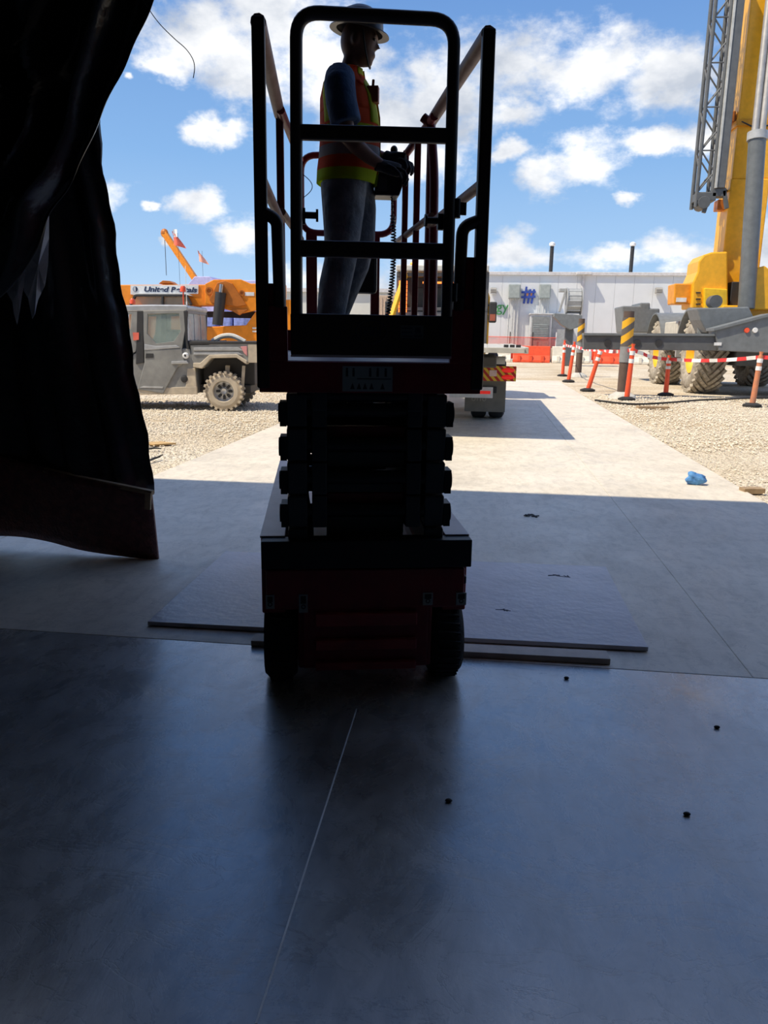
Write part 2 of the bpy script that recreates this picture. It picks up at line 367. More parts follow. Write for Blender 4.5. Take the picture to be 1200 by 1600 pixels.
def pebbles(name, n, gen, lab):
    mb = MB()
    for i in range(n):
        x, y = gen(); s = rnd.uniform(.006, .017)*(1+.6*(y > 10)); a = rnd.uniform(0, 6.3); fl = rnd.uniform(.5, .8)
        c, d = math.cos(a), math.sin(a); z = -.022+s*.2
        vs_ = [(x+s*c, y+s*d, z), (x-s*.8*d, y+s*.8*c, z), (x-s*c, y-s*d, z), (x+s*.8*d, y-s*.8*c, z), (x, y, z+s*fl), (x, y, z-s*.5)]
        mb.add(vs_, [(0,1,4),(1,2,4),(2,3,4),(3,0,4),(1,0,5),(2,1,5),(3,2,5),(0,3,5)])
    o = mb.build(name, M('stone', (.82, .75, .62), .9, c2=(.46, .40, .32), vs_=30)); o['kind'] = 'stuff'; o['label'] = lab; o['category'] = 'gravel'; return o
pebbles('loose_gravel', 15000, lambda: (2.48+abs(rnd.gauss(0, 1))*3.2, rnd.uniform(5.3, 20)), 'loose crushed stones lying beside the right edge of the driveway')
pebbles('loose_gravel', 13000, lambda: (-3.15-abs(rnd.gauss(0, 1))*2.6, rnd.uniform(4.9, 18)), 'loose crushed stones lying between the driveway and the utility vehicle')

# the hall: dark inside, one wide doorway, its roof edge throws the shade on the driveway
M('hall_sheet', (.10, .105, .11), .7); M('hall_outside', (.55, .56, .57), .5)
FW = 4.42; TOP = 7.0
struct(MB().box(-9.15, -9, -14, FW, -.2, TOP).build('wall_left', 'hall_sheet')); struct(MB().box(8, 8.15, -14, FW, -.2, TOP).build('wall_right', 'hall_sheet'))
struct(MB().box(-9.15, 8.15, -14.15, -14, -.2, TOP).build('wall_back', 'hall_sheet'))
struct(MB().box(-9.15, 8.15, -14.15, FW+.18, TOP, TOP+.12).build('ceiling', 'hall_sheet'))
wf = MB().box(-9, -3.6, FW, FW+.15, 0, TOP).box(7.6, 8, FW, FW+.15, 0, TOP).box(-3.6, 7.6, FW, FW+.15, 6.6, TOP)
struct(wf.build('wall_front', 'hall_sheet'), 'front wall of the hall round the open doorway')

# ================================================================== PLYWOOD SHEET, PLANK AND OTHER THINGS ON THE FLOOR
ply = M('grey_plywood', (.55, .53, .57), .33, c2=(.45, .435, .47), vs_=3.0, bump=.15, bs=25)
def sheet_fn(u, v):
    x = -1.50+u*2.275; y = 3.215+v*1.22 + .06*u
    return (x, y, .019+.010*math.sin(u*math.pi)*.0)
sh = MB().prism([(-1.50, 3.20), (.765, 3.265), (.765, 4.49), (-1.535, 4.41)], 2, .004, .024).build('plywood_sheet', ply, bevel=.002)
tag(sh, 'big grey plywood sheet laid flat on the driveway under the lift', 'plywood')
for k, (x, y) in enumerate(((866, 899), (880, 900), (786, 953))):
    g = G(x, y, .025); mk = MB()
    for j in range(5): mk.beam((g.x+rnd.uniform(-.04, .04), g.y+rnd.uniform(-.02, .02), .0245), (g.x+rnd.uniform(-.04, .04), g.y+rnd.uniform(-.02, .02), .0245), .006, .001)
    mk.build('scuff_mark', M('scuff', (.10, .10, .12), .8), sh)
a, b = G(396, 994, .03), G(951, 1022, .03)
tag(MB().beam((a.x, a.y, .014), (b.x, b.y, .014), .09, .026).build('timber_plank', M('plank_wood', (.62, .54, .46), .6, c2=(.48, .41, .35), vs_=10), bevel=.002), 'narrow pale timber plank lying in front of the plywood sheet', 'plank')
def crumple(name, c, r, mat, seed, label, cat, flat=.6):
    rr = random.Random(seed); mb = MB().ell((0, 0, 0), (1, 1, 1), 22, 14); vs_ = []
    for v in mb.v:
        v = Vector(v); k = 1+.20*math.sin(v.x*4+seed)*math.sin(v.y*3+1)+.14*math.sin(v.z*5+v.x*4)+rr.uniform(-.04, .04)
        vs_.append((v.x*k*r[0], v.y*k*r[1], max(-.9*r[2], v.z*k*r[2])+r[2]*.9))
    mb.v = vs_; return tag(mb.build(name, mat, loc=c), label, cat)
g = G(1086, 757); crumple('rag', (g.x, g.y, 0), (.095, .06, .062), M('blue_rag', (.10, .30, .62), .7, c2=(.05, .17, .42), vs_=14), 3, 'crumpled bright blue rag on the sunlit driveway near its right edge', 'rag')
g = G(830, 806); mb = MB()
for k in range(6):
    a = rnd.uniform(0, 6.3); p = Vector((g.x+rnd.uniform(-.05, .05), g.y+rnd.uniform(-.03, .03), .006)); d = Vector((math.cos(a), math.sin(a), .1))*rnd.uniform(.02, .05); mb.beam(p-d, p+d, .014, .006)
tag(mb.build('leaf_scrap', M('dark_scrap', (.06, .06, .06), .9)), 'small dark curled scrap on the shaded driveway', 'scrap')
for k, (x, y, lab) in enumerate(((1120, 1138, 'dark crumb on the hall floor, rightmost of the four'), (1073, 1274, 'dark crumb on the hall floor, second from the right'), (701, 1253, 'dark crumb on the hall floor inside the lift shadow'), (885, 1061, 'dark crumb on the floor just in front of the plank'))):
    g = G(x, y); tag(MB().ell((0, 0, .005), (.011, .007, .006), 8, 5).build('crumb', MATS['dark_scrap'] if 'dark_scrap' in MATS else M('dark_scrap', (.06, .06, .06), .9), loc=(g.x, g.y, 0)), lab, 'debris', 'crumbs on the hall floor')
g = G(243, 692); tag(MB().prism([(-.24, -.05), (.05, -.14), (.26, .02), (.02, .13)], 2, 0, .02).build('cardboard_scrap', M('cardboard', (.50, .33, .15), .9), loc=(g.x, g.y, -.015), bevel=.003), 'tan flattened cardboard scrap on the gravel beside the driveway', 'cardboard')
for (x0, y0, x1, y1, lab) in ((229, 703, 252, 703, 'thin dark stick on the gravel below the cardboard scrap'), (231, 722, 250, 716, 'forked dark stick on gravel at the driveway edge')):
    a, b = G(x0, y0), G(x1, y1); mid = (a+b)/2+Vector((0, .03, .02))
    mb = MB().tube([a+zz*.01, mid, b+zz*.015], [.012, .014, .008], 6)
    if 'forked' in lab: mb.tube([mid, mid+Vector((.07, .05, .03))], .008, 6)
    tag(mb.build('stick', MATS['dark_scrap']), lab, 'stick')
for (x, y, sx, sy, lab) in ((1020, 637, .32, .07, 'short weathered board on the gravel below the striped post'), (1175, 767, .10, .05, 'dark stub of wood on the gravel by the blue rag')):
    g = G(x, y); tag(MB().box(-sx, sx, -sy, sy, 0, .05).build('board', MATS['wood'], loc=(g.x, g.y, -.02), rz=.2, bevel=.004), lab, 'board')
pts = [G(x, y)+zz*.01 for x, y in ((930, 626), (985, 632), (1040, 630), (1090, 626), (1140, 624), (1200, 622), (1260, 624))]
tag(MB().tube(spline(pts, 5), .022, 6).build('hose', MATS['rubber'], smooth=True), 'thin black hose lying on gravel past the orange posts', 'hose')

# ================================================================== BLACK SHEETING AND BOARD AT THE LEFT OF THE DOORWAY
tarp = M('black_sheeting', (.014, .014, .018), .24, bump=.45, bs=7, spec=.8)
def edge_fn(pts):
    sp = spline([(x, y, 0) for x, y in pts], 24); acc = [0]
    for i in range(1, len(sp)): acc.append(acc[-1]+(sp[i]-sp[i-1]).length)
    def at(t):
        L = t*acc[-1]
        for i in range(1, len(sp)):
            if acc[i] >= L:
                k = (L-acc[i-1])/max(1e-6, acc[i]-acc[i-1]); return sp[i-1].lerp(sp[i], k)
        return sp[-1]
    return at
eB = edge_fn([(140, -180), (142, 60), (148, 205), (166, 330), (181, 440), (199, 570), (214, 660), (231, 752), (234, 775)])
def tarpB(u, v):
    e = eB(v); wob = 2.0*math.sin(v*37)+1.4*math.sin(v*91+1); s = u*(430)
    x = e.x + wob*(1-min(1, u*6)) - s; y = e.y
    p = P(x, y, 4.30)
    fold = .045*math.sin(s/9.5+1.2*math.sin(v*5)+v*2)*math.exp(-s/90)+.05*math.sin(s/31+v*1.5)+.02*math.sin(s/5+v*9)*math.exp(-s/60)
    return (p.x, p.y+fold, p.z)
o = MB().grid(tarpB, 150, 60).build('black_sheeting', tarp, smooth=True); sm = o.modifiers.new('thick', 'SOLIDIFY'); sm.thickness = .004
tag(o, 'black plastic sheeting hanging straight down to the red-brown board', 'sheeting')
eA = edge_fn([(300, -190), (268, -70), (241, 0), (207, 90), (178, 150), (148, 212), (110, 285), (76, 333), (52, 395), (28, 440), (-10, 478), (-90, 540)])
def tarpA(u, v):
    e = eA(v); s = u*420; wob = 1.5*math.sin(v*53)
    x = e.x+wob*(1-min(1, u*8))-s*.93; y = e.y-s*.36
    p = P(x, y, 3.97)
    gath = 1-.55*math.exp(-((v-.56)/.16)**2)
    fold = .115*math.sin(s/(19*gath)+v*3)*(.35+.65*min(1, s/60))+.03*math.sin(s/7.5+v*11)+.09*u-.05*math.exp(-s/14)
    return (p.x, p.y+fold, p.z)
o = MB().grid(tarpA, 150, 70).build('black_drape', tarp, smooth=True); sm = o.modifiers.new('thick', 'SOLIDIFY'); sm.thickness = .004
tag(o, 'black plastic drape gathered in diagonal folds across the upper left doorway', 'drape')
torn = M('torn_liner', (.82, .82, .84), .8, c2=(.62, .62, .64), vs_=8)
def rag(pts, Y, mid, lab):
    mb = MB(); n = len(pts); w3 = [P(x, y, Y+.015*math.sin(i*1.9)) for i, (x, y) in enumerate(pts)]
    c = P(mid[0], mid[1], Y-.03)
    mb.add([c]+w3, [(0, i+1, (i+1) % n+1) for i in range(n)])
    o = mb.build('torn_liner', torn); s = o.modifiers.new('thick', 'SOLIDIFY'); s.thickness = .003; return tag(o, lab, 'fabric', 'torn pale liner strips')
rag([(77, 328), (76, 372), (75, 412), (70, 447), (64, 458), (59, 468), (55, 490), (51, 498), (47, 480), (44, 466), (38, 455), (37, 425), (44, 400), (58, 365)], 4.16, (60, 415), 'wider torn strip of pale grey liner under the black drape')
rag([(41, 412), (37, 445), (34, 462), (31, 485), (27, 507), (22, 490), (20, 472), (11, 456), (20, 445), (30, 428)], 4.15, (28, 455), 'narrower torn strip of pale grey liner under the black drape')
pts = [P(x, y, 3.97) for x, y in ((205, -30), (233, 15), (250, 38), (272, 60), (290, 76), (301, 92), (304, 106), (302, 122))]
tag(MB().tube(spline(pts, 6), .0022, 5).build('wire', MATS['trim_black'], smooth=True), 'thin loose wire dangling from the top of the black drape', 'wire')
osb = M('stained_board', (.20, .065, .055), .38, c2=(.10, .03, .03), vs_=22, bump=.5, bs=70, spec=.6)
BY = 4.20
top = edge_fn([(-160, 665), (-60, 690), (0, 712), (60, 728), (120, 744), (180, 757), (238, 768)]); bot = edge_fn([(-160, 838), (-60, 837), (0, 836), (40, 838), (80, 845), (130, 858), (190, 867), (249, 873)])
br = thing('warped_board', 'warped red-brown wooden board standing on edge below the black sheeting', 'board')
def bfn(u, v):
    a = top(u); b = bot(u); x = a.x+(b.x-a.x)*v; y = a.y+(b.y-a.y)*v + 0
    p = P(x, y, BY+.10*(1-u)+.05*math.sin(u*5)*(1-u)+.07*v*u); return p
o = MB().grid(bfn, 40, 10).build('panel', osb, br, smooth=True); s = o.modifiers.new('thick', 'SOLIDIFY'); s.thickness = .02; s.offset = -1
def strip(pts, r0_, name, m_, Y):
    q = [P(x, y, Y(i)) for i, (x, y) in enumerate(pts)]; mb = MB()
    for i in range(len(q)-1): mb.beam(q[i], q[i+1], .035, r0_)
    return mb.build(name, m_, br, bevel=.002)
strip([(70, 734), (130, 748), (190, 760), (239, 770)], .026, 'top_batten', MATS['wood'], lambda i: BY-.015+.02*(3-i))
strip([(232, 770), (231, 796)], .02, 'end_batten', MATS['wood'], lambda i: BY-.03)

# ================================================================== SCISSOR LIFT
LYAW = R(12.5); LO = Vector((-.40, 2.70, 0)); LF = Frame(LO, LYAW)
lift = thing('scissor_lift', 'dark red scissor lift with raised guardrail platform in the doorway', 'scissor lift', LO, LYAW)
RP, DS, GP = MATS['red_paint'], MATS['dark_steel'], MATS['gate_paint']
# wheels
def wheel(x, y, r, w, dz=0.0):
    mb = MB().lathe([(r*.5, -w/2), (r*.86, -w/2), (r*.97, -w*.36), (r, -w*.2), (r, w*.2), (r*.97, w*.36), (r*.86, w/2), (r*.5, w/2), (r*.5, -w/2)], axis=0, n=40)
    o = mb.build('wheel', MATS['rubber'], lift, smooth=True, loc=(x, y, r+dz))
    MB().lathe([(.001, -w*.42), (r*.2, -w*.42), (r*.24, -w*.30), (r*.52, -w*.34), (r*.52, w*.34), (r*.24, w*.30), (r*.2, w*.42), (.001, w*.42)], axis=0, n=24).build('hub', RP, o, smooth=True)
    tr = MB()
    for k in range(30):
        a = 2*math.pi*k/30; tr.beam((-w*.34, r*math.cos(a)*1.0, r*math.sin(a)), (w*.34, r*math.cos(a+.06), r*math.sin(a+.06)), .018, .008)
    t = tr.build('tread', MATS['rubber'], o)
for sx in (-1, 1):
    wheel(sx*.322, .165, .165, .125); wheel(sx*.322, 1.50, .165, .115, .026)
ch = MB().box(-.255, .255, .02, 1.80, .09, .42).box(-.37, .37, .36, 1.30, .13, .36)
chs = ch.build('chassis', RP, lift, bevel=.008)
MB().prism([(-.37, .49), (-.37, .345), (-.33, .335), (.33, .335), (.37, .345), (.37, .49)], 1, -.005, .30).build('rear_crossbeam', RP, lift, bevel=.006)
MB().box(-.385, .392, -.012, .06, .495, .60).build('rear_plate', DS, lift, bevel=.004)
MB().box(-.372, .378, .0, .05, .425, .455).build('rear_bumper', DS, lift, bevel=.004)
for sx in (-1, 1):
    MB().box(min(sx*.30, sx*.39), max(sx*.30, sx*.39), .06, 1.82, .30, .598).build('side_tray', MATS['red_paint_worn'], lift, bevel=.006)
    lid = MB().box(min(sx*.30, sx*.392), max(sx*.30, sx*.392), .05, 1.82, .598, .606).build('tray_lid', M('lid_sky_sheen', (.50, .42, .44), .4, var=.1), lift, bevel=.002)  # pale pink colour stands for sky reflected in the tray tops
for k, (z, h) in enumerate(((.30, .05), (.20, .04), (.115, .03))):
    MB().box(-.19, .19, -.03, .03, z-h/2, z+h/2).build('step', MATS['red_paint_worn'], lift, bevel=.004)
MB().box(-.235, .235, -.004, .02, .10, .40).build('rear_panel', RP, lift, bevel=.004)
for k, (x0, x1, y0, y1) in enumerate(((415, 429, 930, 951), (467, 481, 929, 957), (661, 676, 926, 945), (713, 728, 926, 945))):
    a = LF.px(x0, y0, -.007); b = LF.px(x1, y1, -.007); d = MB().box(a[0], b[0], -.0095, -.0055, b[1], a[1]).build('sticker', MATS['decal_grey'], lift)
    MB().box(a[0]+.006, b[0]-.006, -.0105, -.009, (a[1]+b[1])/2, a[1]-.005).lathe([(.005, 0), (.009, 0), (.009, .001), (.005, .001)], ((a[0]+b[0])/2, -.0105, (a[1]+b[1]*2)/3), 1, 12).build('print', MATS['trim_black'], d)
for k, (x0, x1, y) in enumerate(((531, 553, 962), (593, 622, 962))):
    a = LF.px(x0, y-3, -.005); b = LF.px(x1, y+4, -.005); MB().box(a[0], b[0], -.0085, -.0045, b[1], a[1]).build('nameplate', MATS['decal_grey'], lift)
# scissor stack
PV = [.577, .70, .824, .947, 1.07, 1.125]
AH = .117
for i in range(len(PV)-1):
    z0, z1 = PV[i], PV[i+1]
    for sx in (-1, 1):
        MB().beam((sx*.252, .03, z0), (sx*.252, 1.68, z1), .072, AH).build('outer_arm', MATS['arm_grey'], lift, bevel=.006)
        MB().beam((sx*.172, .03, z1), (sx*.172, 1.68, z0), .055, AH).build('inner_arm', MATS['arm_grey'], lift, bevel=.006)
        MB().cyl((sx*.14, .86, (z0+z1)/2), (sx*.30, .86, (z0+z1)/2), .028, 14).build('centre_pin', DS, lift, smooth=True)
for i, z in enumerate(PV[1:5]):
    z -= .012
    for sx in (-1, 1):
        for y in (.075, 1.635):
            MB().box(min(sx*.288, sx*.312), max(sx*.288, sx*.312), y-.045, y+.045, z-.045, z+.042).cyl((sx*.29, y, z), (sx*.318, y, z), .034, 16).build('pin_boss', DS, lift, smooth=False)
for i, z in enumerate(PV):
    MB().cyl((-.25, .06, z), (.25, .06, z), .026, 14).build('cross_tube', DS, lift, smooth=True)
    MB().cyl((-.25, 1.65, z), (.25, 1.65, z), .026, 14).build('cross_tube', DS, lift, smooth=True)
for k, z in enumerate((.51, .57, .73, .79, .885, .977, .63, .68)):
    MB().box(-.145, .145, .09, .14, z-.03, z+.03).build('cross_plate', RP if k in (0, 2, 5) else MATS['arm_grey'], lift, bevel=.004)
for k, z in enumerate((.56, .66, .76, .86, .95, 1.07)):
    MB().box(-.145, .145, .80+.02*k, .85+.02*k, z-.042, z+.042).build('cross_plate', MATS['arm_grey'], lift, bevel=.004)
for k, z in enumerate((.62, .72, .83, .93, 1.03, 1.12)):
    MB().box(-.20, .22, 1.50, 1.56, z-.038, z+.038).build('cross_plate', MATS['arm_grey'], lift, bevel=.004)
MB().tube([(-.02, .25, .50), (.0, 1.0, .95)], [.07, .07], 16).build('lift_cylinder', MATS['arm_grey'], lift, smooth=True)
MB().tube([(.0, 1.0, .95), (.01, 1.25, 1.09)], .03, 14).build('cylinder_rod', MATS['steel'], lift, smooth=True)
for x in (.22, -.215):
    MB().tube(spline([(x, .12, .45), (x+.01, .10, .62), (x-.01, .11, .80), (x+.01, .1, 1.0), (x, .12, 1.12)], 6), .011, 8).build('hose', MATS['black_plastic'], lift, smooth=True)
# platform
PF, PT, PL = 1.245, 2.302, 1.87
dk = MB().box(-.37, .385, .0, PL, PF-.03, PF).build('deck', MATS['deck'], lift)
MB().box(-.378, .398, -.012, .012, 1.136, PF-.002).build('rear_apron', RP, lift, bevel=.003)
for sx in (-1, 1):
    x0 = -.378 if sx < 0 else .285; x1 = -.279 if sx < 0 else .398
    MB().box(x0, x1, -.014, .012, PF-.003, 1.425).build('corner_plate', RP, lift, bevel=.003)
    MB().box(-.378 if sx < 0 else .380, -.36 if sx < 0 else .398, .0, PL, 1.136, 1.40).build('toe_board', RP, lift, bevel=.003)
a = LF.px(535, 572, -.013); b = LF.px(613, 612, -.013)
lp = MB().box(a[0], b[0], -.016, -.0125, b[1], a[1]).build('capacity_label', MATS['decal_grey'], lift)
mb = MB(); zm = (a[1]+b[1])/2; w_ = b[0]-a[0]
mb.box(a[0]+.05, b[0]-.005, -.0168, -.0158, zm-.001, zm+.002)
for k, fx in enumerate((.09, .22, .55, .70, .86)):
    x = a[0]+w_*fx; mb.box(x-.004, x+.004, -.0168, -.0158, zm+.008, zm+.03).ell((x, -.0163, zm+.034), (.004, .0006, .004), 8, 5)
for k, fx in enumerate((.2, .33, .45, .58, .8)):
    x = a[0]+w_*fx; mb.prism([(x-.008, b[1]+.008), (x+.008, b[1]+.008), (x, b[1]+.03)], 1, -.0168, -.0158)
mb.build('print', M('decal_ink', (.02, .022, .03), .6), lp)
# rear posts and side rails
def rail(pts, r, name, m=RP, f_=.06, par=lift, n=10): return MB().tube(fillet(pts, f_, 6), r, n).build(name, m, par, smooth=True)
M('rail_tan', (.40, .22, .17), .5, c2=(.30, .14, .11), vs_=10)
for sx in (-1, 1):
    xr = -.364 if sx < 0 else .384
    xf = -.335 if sx < 0 else .352
    MB().beam((xr, 0, 1.15), (xr*.985, 0, PT), .042, .036, (0, 1, 0)).build('rear_post', GP, lift, bevel=.006)
    rail([(xr*.985, 0, PT-.012), (xf, 1.06, PT-.012)], .025, 'top_rail', MATS['rail_tan'])
    rail([(xr, 0, 1.84), (xf, 1.06, 1.84)], .019, 'mid_rail', MATS['rail_tan'])
    MB().beam((xf, 1.05, 1.25), (xf, 1.05, PT+.01), .034, .04, (0, 1, 0)).build('side_post', RP, lift, bevel=.005)
    xe = -.255 if sx < 0 else .292
    rail([(xf*.97, .9, PT-.03), (xe, PL, PT-.03)], .019, 'extension_top_rail', MATS['red_paint_worn'])
    rail([(xf*.97, .9, 1.86), (xe, PL, 1.86)], .017, 'extension_mid_rail', MATS['rail_tan'])
    # grab hoop on the corner plate
    s = -1 if sx < 0 else 1
    hx = LF.px(434 if sx < 0 else 721, 400, .0)[0]; zt = LF.px(420 if sx < 0 else 740, 338 if sx < 0 else 350, 0)[1]
    rail([(xr-s*.01, .0, zt+.012), (hx, .0, zt-.01), (hx-s*.005, .0, 1.42)], .021, 'grab_hoop', GP, .05)
    MB().box(min(xr, hx), max(xr, hx), .004, .012, 1.42, 1.50 if sx < 0 else 1.60).build('hoop_web', RP, lift)
for (px_, yl) in ((632, 1.60), (650, 1.30)):
    x = LF.px(px_, 360, yl)[0]; MB().beam((x, yl, PF), (x, yl, PT-.02), .030, .032, (0, 1, 0)).build('extension_post', RP, lift, bevel=.004)
x = LF.px(677, 330, .98)[0]
rail([(x-.055, 1.0, PT-.01), (x-.02, .99, PT-.04), (x, .98, 2.05), (x+.012, .98, PF)], .021, 'side_brace', RP, .08)
# front hoop
hp = [(-.252, PL, 1.895), (-.252, PL, PT), (.268, PL, PT), (.268, PL, 1.895)]
MB().tube(fillet(hp, .09, 7, True), .018, 10, closed=True).build('front_hoop', RP, lift, smooth=True)
for px_ in (487, 586):
    x = LF.px(px_, 430, PL)[0]; MB().beam((x, PL, PF), (x, PL, 1.90), .062 if px_ < 500 else .05, .03, (0, 1, 0)).build('front_post', RP, lift, bevel=.004)
a = LF.px(541, 400, PL-.03); b = LF.px(588, 460, PL-.03)
mb = MB().box(a[0], b[0], PL-.10, PL-.02, b[1], a[1]+.06).build('manual_box', MATS['black_plastic'], lift, bevel=.02)
MB().box(-.34, .352, PL-.02, PL, PF, 1.36).build('front_toe_board', RP, lift, bevel=.003)
# gate
gt = MB()
gl, gr, gtz = -.243, .263, 2.312
MB().tube(fillet([(gl-.004, -.03, 1.40), (gl+.004, -.03, gtz), (gr-.002, -.03, gtz), (gr+.002, -.03, 1.40)], .075, 8), .0205, 12).build('gate_frame', GP, lift, smooth=True)
MB().beam((gl, -.03, 1.966), (gr, -.03, 1.972), .03, .046).build('gate_bar', GP, lift, bevel=.006)
MB().beam((gl, -.03, 1.611), (gr, -.03, 1.612), .03, .052).build('gate_bar', GP, lift, bevel=.006)
gp_ = MB().box(-.268, .284, -.045, -.02, 1.266, 1.402).build('gate_kick_panel', GP, lift, bevel=.004)
M('deck_edge_light', (.55, .45, .47), .4); MB().box(-.268, .284, -.046, -.018, 1.2585, 1.2665).build('lit_deck_edge', MATS['deck_edge_light'], gp_)  # daylit deck edge under the gate, its brightness painted as a pale strip
a = LF.px(580, 518, -.046); cx, cz = a
ring = [(cx+.053*math.cos(t*math.pi/20), -.0458, cz+.038*math.sin(t*math.pi/20)) for t in range(40)]
lg = MB().tube(ring, .0022, 5, closed=True).build('oval_emblem', M('emblem_blue', (.012, .014, .03), .5), gp_)
mb = MB()
for k, x in enumerate((-.034, -.022, -.012, -.002, .008, .018, .030)):
    mb.box(cx+x-.003, cx+x+.003, -.0470, -.0452, cz-.018, cz+.017)
    if k in (0, 2, 4): mb.box(cx+x, cx+x+.010, -.0470, -.0452, cz+.011, cz+.017)
    if k in (1, 3, 5): mb.box(cx+x, cx+x+.010, -.0470, -.0452, cz-.004, cz+.002)
mb.build('lettering', MATS['emblem_blue'], gp_)
a = LF.px(626, 508, -.046); b = LF.px(661, 529, -.046)
st = MB().box(a[0], b[0], -.047, -.0445, b[1], a[1]).build('sticker', M('decal_dim', (.07, .08, .10), .5), gp_)
mb = MB()
for k in range(3): z = a[1]-.008-k*.014; mb.box(a[0]+.003, a[0]+.04, -.0478, -.0468, z-.003, z+.001)
mb.box(a[0]+.046, b[0]-.004, -.0478, -.0468, b[1]+.004, b[1]+.012).box(a[0]+.05, b[0]-.01, -.0478, -.0468, b[1]+.018, a[1]-.006); mb.build('print', MATS['emblem_blue'], st)
for (px_, py, s) in ((470, 336, 1), (690, 345, -1)):
    a = LF.px(px_, py, .0); MB().cyl((a[0], 0, a[1]), (a[0]+s*.05, 0, a[1]), .011, 12).cyl((a[0]+s*.05, 0, a[1]), (a[0]+s*.058, 0, a[1]), .020, 14).box(min(a[0]-s*.02, a[0]+s*.015), max(a[0]-s*.02, a[0]+s*.015), -.02, .01, a[1]-.03, a[1]+.02).build('gate_latch', DS, lift, smooth=False)
for z in (1.48, 1.75): MB().cyl((.287, -.03, z-.03), (.287, -.03, z+.03), .014, 10).box(.27, .32, -.035, -.025, z-.02, z+.02).build('gate_hinge', DS, lift)
# control box with coil cord
cb_y = 1.62
a = LF.px(586, 252, cb_y); b = LF.px(630, 306, cb_y)
cb = MB().prism([(a[0], b[1]), (b[0]-.02, b[1]), (b[0], b[1]+.06), (b[0], a[1]-.02), (b[0]-.05, a[1]), (a[0]+.01, a[1]-.02)], 1, cb_y, cb_y+.16).build('control_box', MATS['black_plastic'], lift, bevel=.008)
MB().lathe([(.001, -.006), (.014, -.006), (.016, .002)], ((a[0]+b[0])/2, cb_y-.002, a[1]-.075), 1, 18).build('knob', DS, cb, smooth=True)
MB().box(a[0]+.015, a[0]+.065, cb_y-.003, cb_y+.001, b[1]+.02, b[1]+.09).build('cover_plate', M('cover', (.04, .042, .05), .5), cb, bevel=.002)
MB().cyl((b[0]-.05, cb_y+.08, a[1]-.01), (b[0]-.045, cb_y+.08, a[1]+.065), .012, 10).ell((b[0]-.045, cb_y+.08, a[1]+.075), (.02, .02, .024), 12, 8).build('joystick', MATS['black_plastic'], cb, smooth=True)
MB().box(b[0]-.004, b[0]+.02, cb_y+.05, cb_y+.09, b[1]+.10, b[1]+.15).build('toggle', DS, cb, bevel=.003)
c0 = LF.px(612, 306, cb_y+.05); c1 = LF.px(600, 492, cb_y+.05); ax0 = Vector((c0[0], cb_y+.05, c0[1])); ax1 = Vector((c1[0], cb_y+.05, c1[1]-.1))
pts = []; nn = 46
for i in range(nn*8+1):
    t = i/(nn*8); a = 2*math.pi*i/8; c = ax0.lerp(ax1, t)+Vector((.03*math.sin(t*3.0), 0, 0)); rr = .0125 if t > .14 else .003
    pts.append(c+Vector((rr*math.cos(a), rr*math.sin(a), 0)))
MB().tube(pts, .0042, 5).build('coil_cord', MATS['black_plastic'], lift, smooth=True)
pts = [Vector((LF.px(470+18*math.sin(t*.33), 270+14*t/3.2, PL-.05)[0], PL-.05, LF.px(470, 270+14*t/3.2, PL-.05)[1])) for t in range(0, 10)]
MB().tube(spline(pts, 4), .0022, 5).build('lanyard_wire', MATS['trim_black'], lift, smooth=True)

# ================================================================== PERSON ON THE PLATFORM
def loft(mb, sect, n=20, caps=True):
    """sections: (centre, x-radius, y-radius) stacked; ring lies across the direction of travel"""
    k0 = len(mb.v); m = len(sect)
    for i, (c, rx, ry) in enumerate(sect):
        c = Vector(c); a = Vector(sect[max(0, i-1)][0]); b = Vector(sect[min(m-1, i+1)][0]); t = (b-a).normalized()
        xx = Vector((1, 0, 0)); xx = (xx-t*xx.dot(t)).normalized() if abs(t.x) < .95 else Vector((0, 0, 1)); yy = t.cross(xx)
        for j in range(n):
            an = 2*math.pi*j/n; mb.v.append(tuple(c+xx*rx*math.cos(an)+yy*ry*math.sin(an)))
    for i in range(m-1):
        for j in range(n):
            j2 = (j+1) % n; mb.f.append((k0+i*n+j, k0+i*n+j2, k0+(i+1)*n+j2, k0+(i+1)*n+j))
    if caps: mb.f.append(tuple(k0+j for j in range(n))); mb.f.append(tuple(k0+(m-1)*n+j for j in reversed(range(n))))
    return mb
def remesh(o, vox, smooth=4):
    r = o.modifiers.new('fuse', 'REMESH'); r.mode = 'VOXEL'; r.voxel_size = vox; r.use_smooth_shade = True
    if smooth: s = o.modifiers.new('soften', 'SMOOTH'); s.factor = .5; s.iterations = smooth
def sec(pts, k=1.0, add=0.0): return [(p[:3], p[3]*k+add, (p[4] if len(p) > 4 else p[3])*k+add) for p in pts]
def let_through(nt, b, src, k, col_=None):
    """thin cloth: part of the light passes through"""
    t = nt.nodes.new('ShaderNodeBsdfTranslucent'); mx = nt.nodes.new('ShaderNodeMixShader'); mx.inputs[0].default_value = k
    if src is not None: nt.links.new(src, t.inputs[0])
    else: t.inputs[0].default_value = col_
    out = nt.nodes['Material Output']; nt.links.new(b.outputs[0], mx.inputs[1]); nt.links.new(t.outputs[0], mx.inputs[2]); nt.links.new(mx.outputs[0], out.inputs[0])
PYL = 1.60; PS = .955
pp = LF.px(540, 420, PYL)
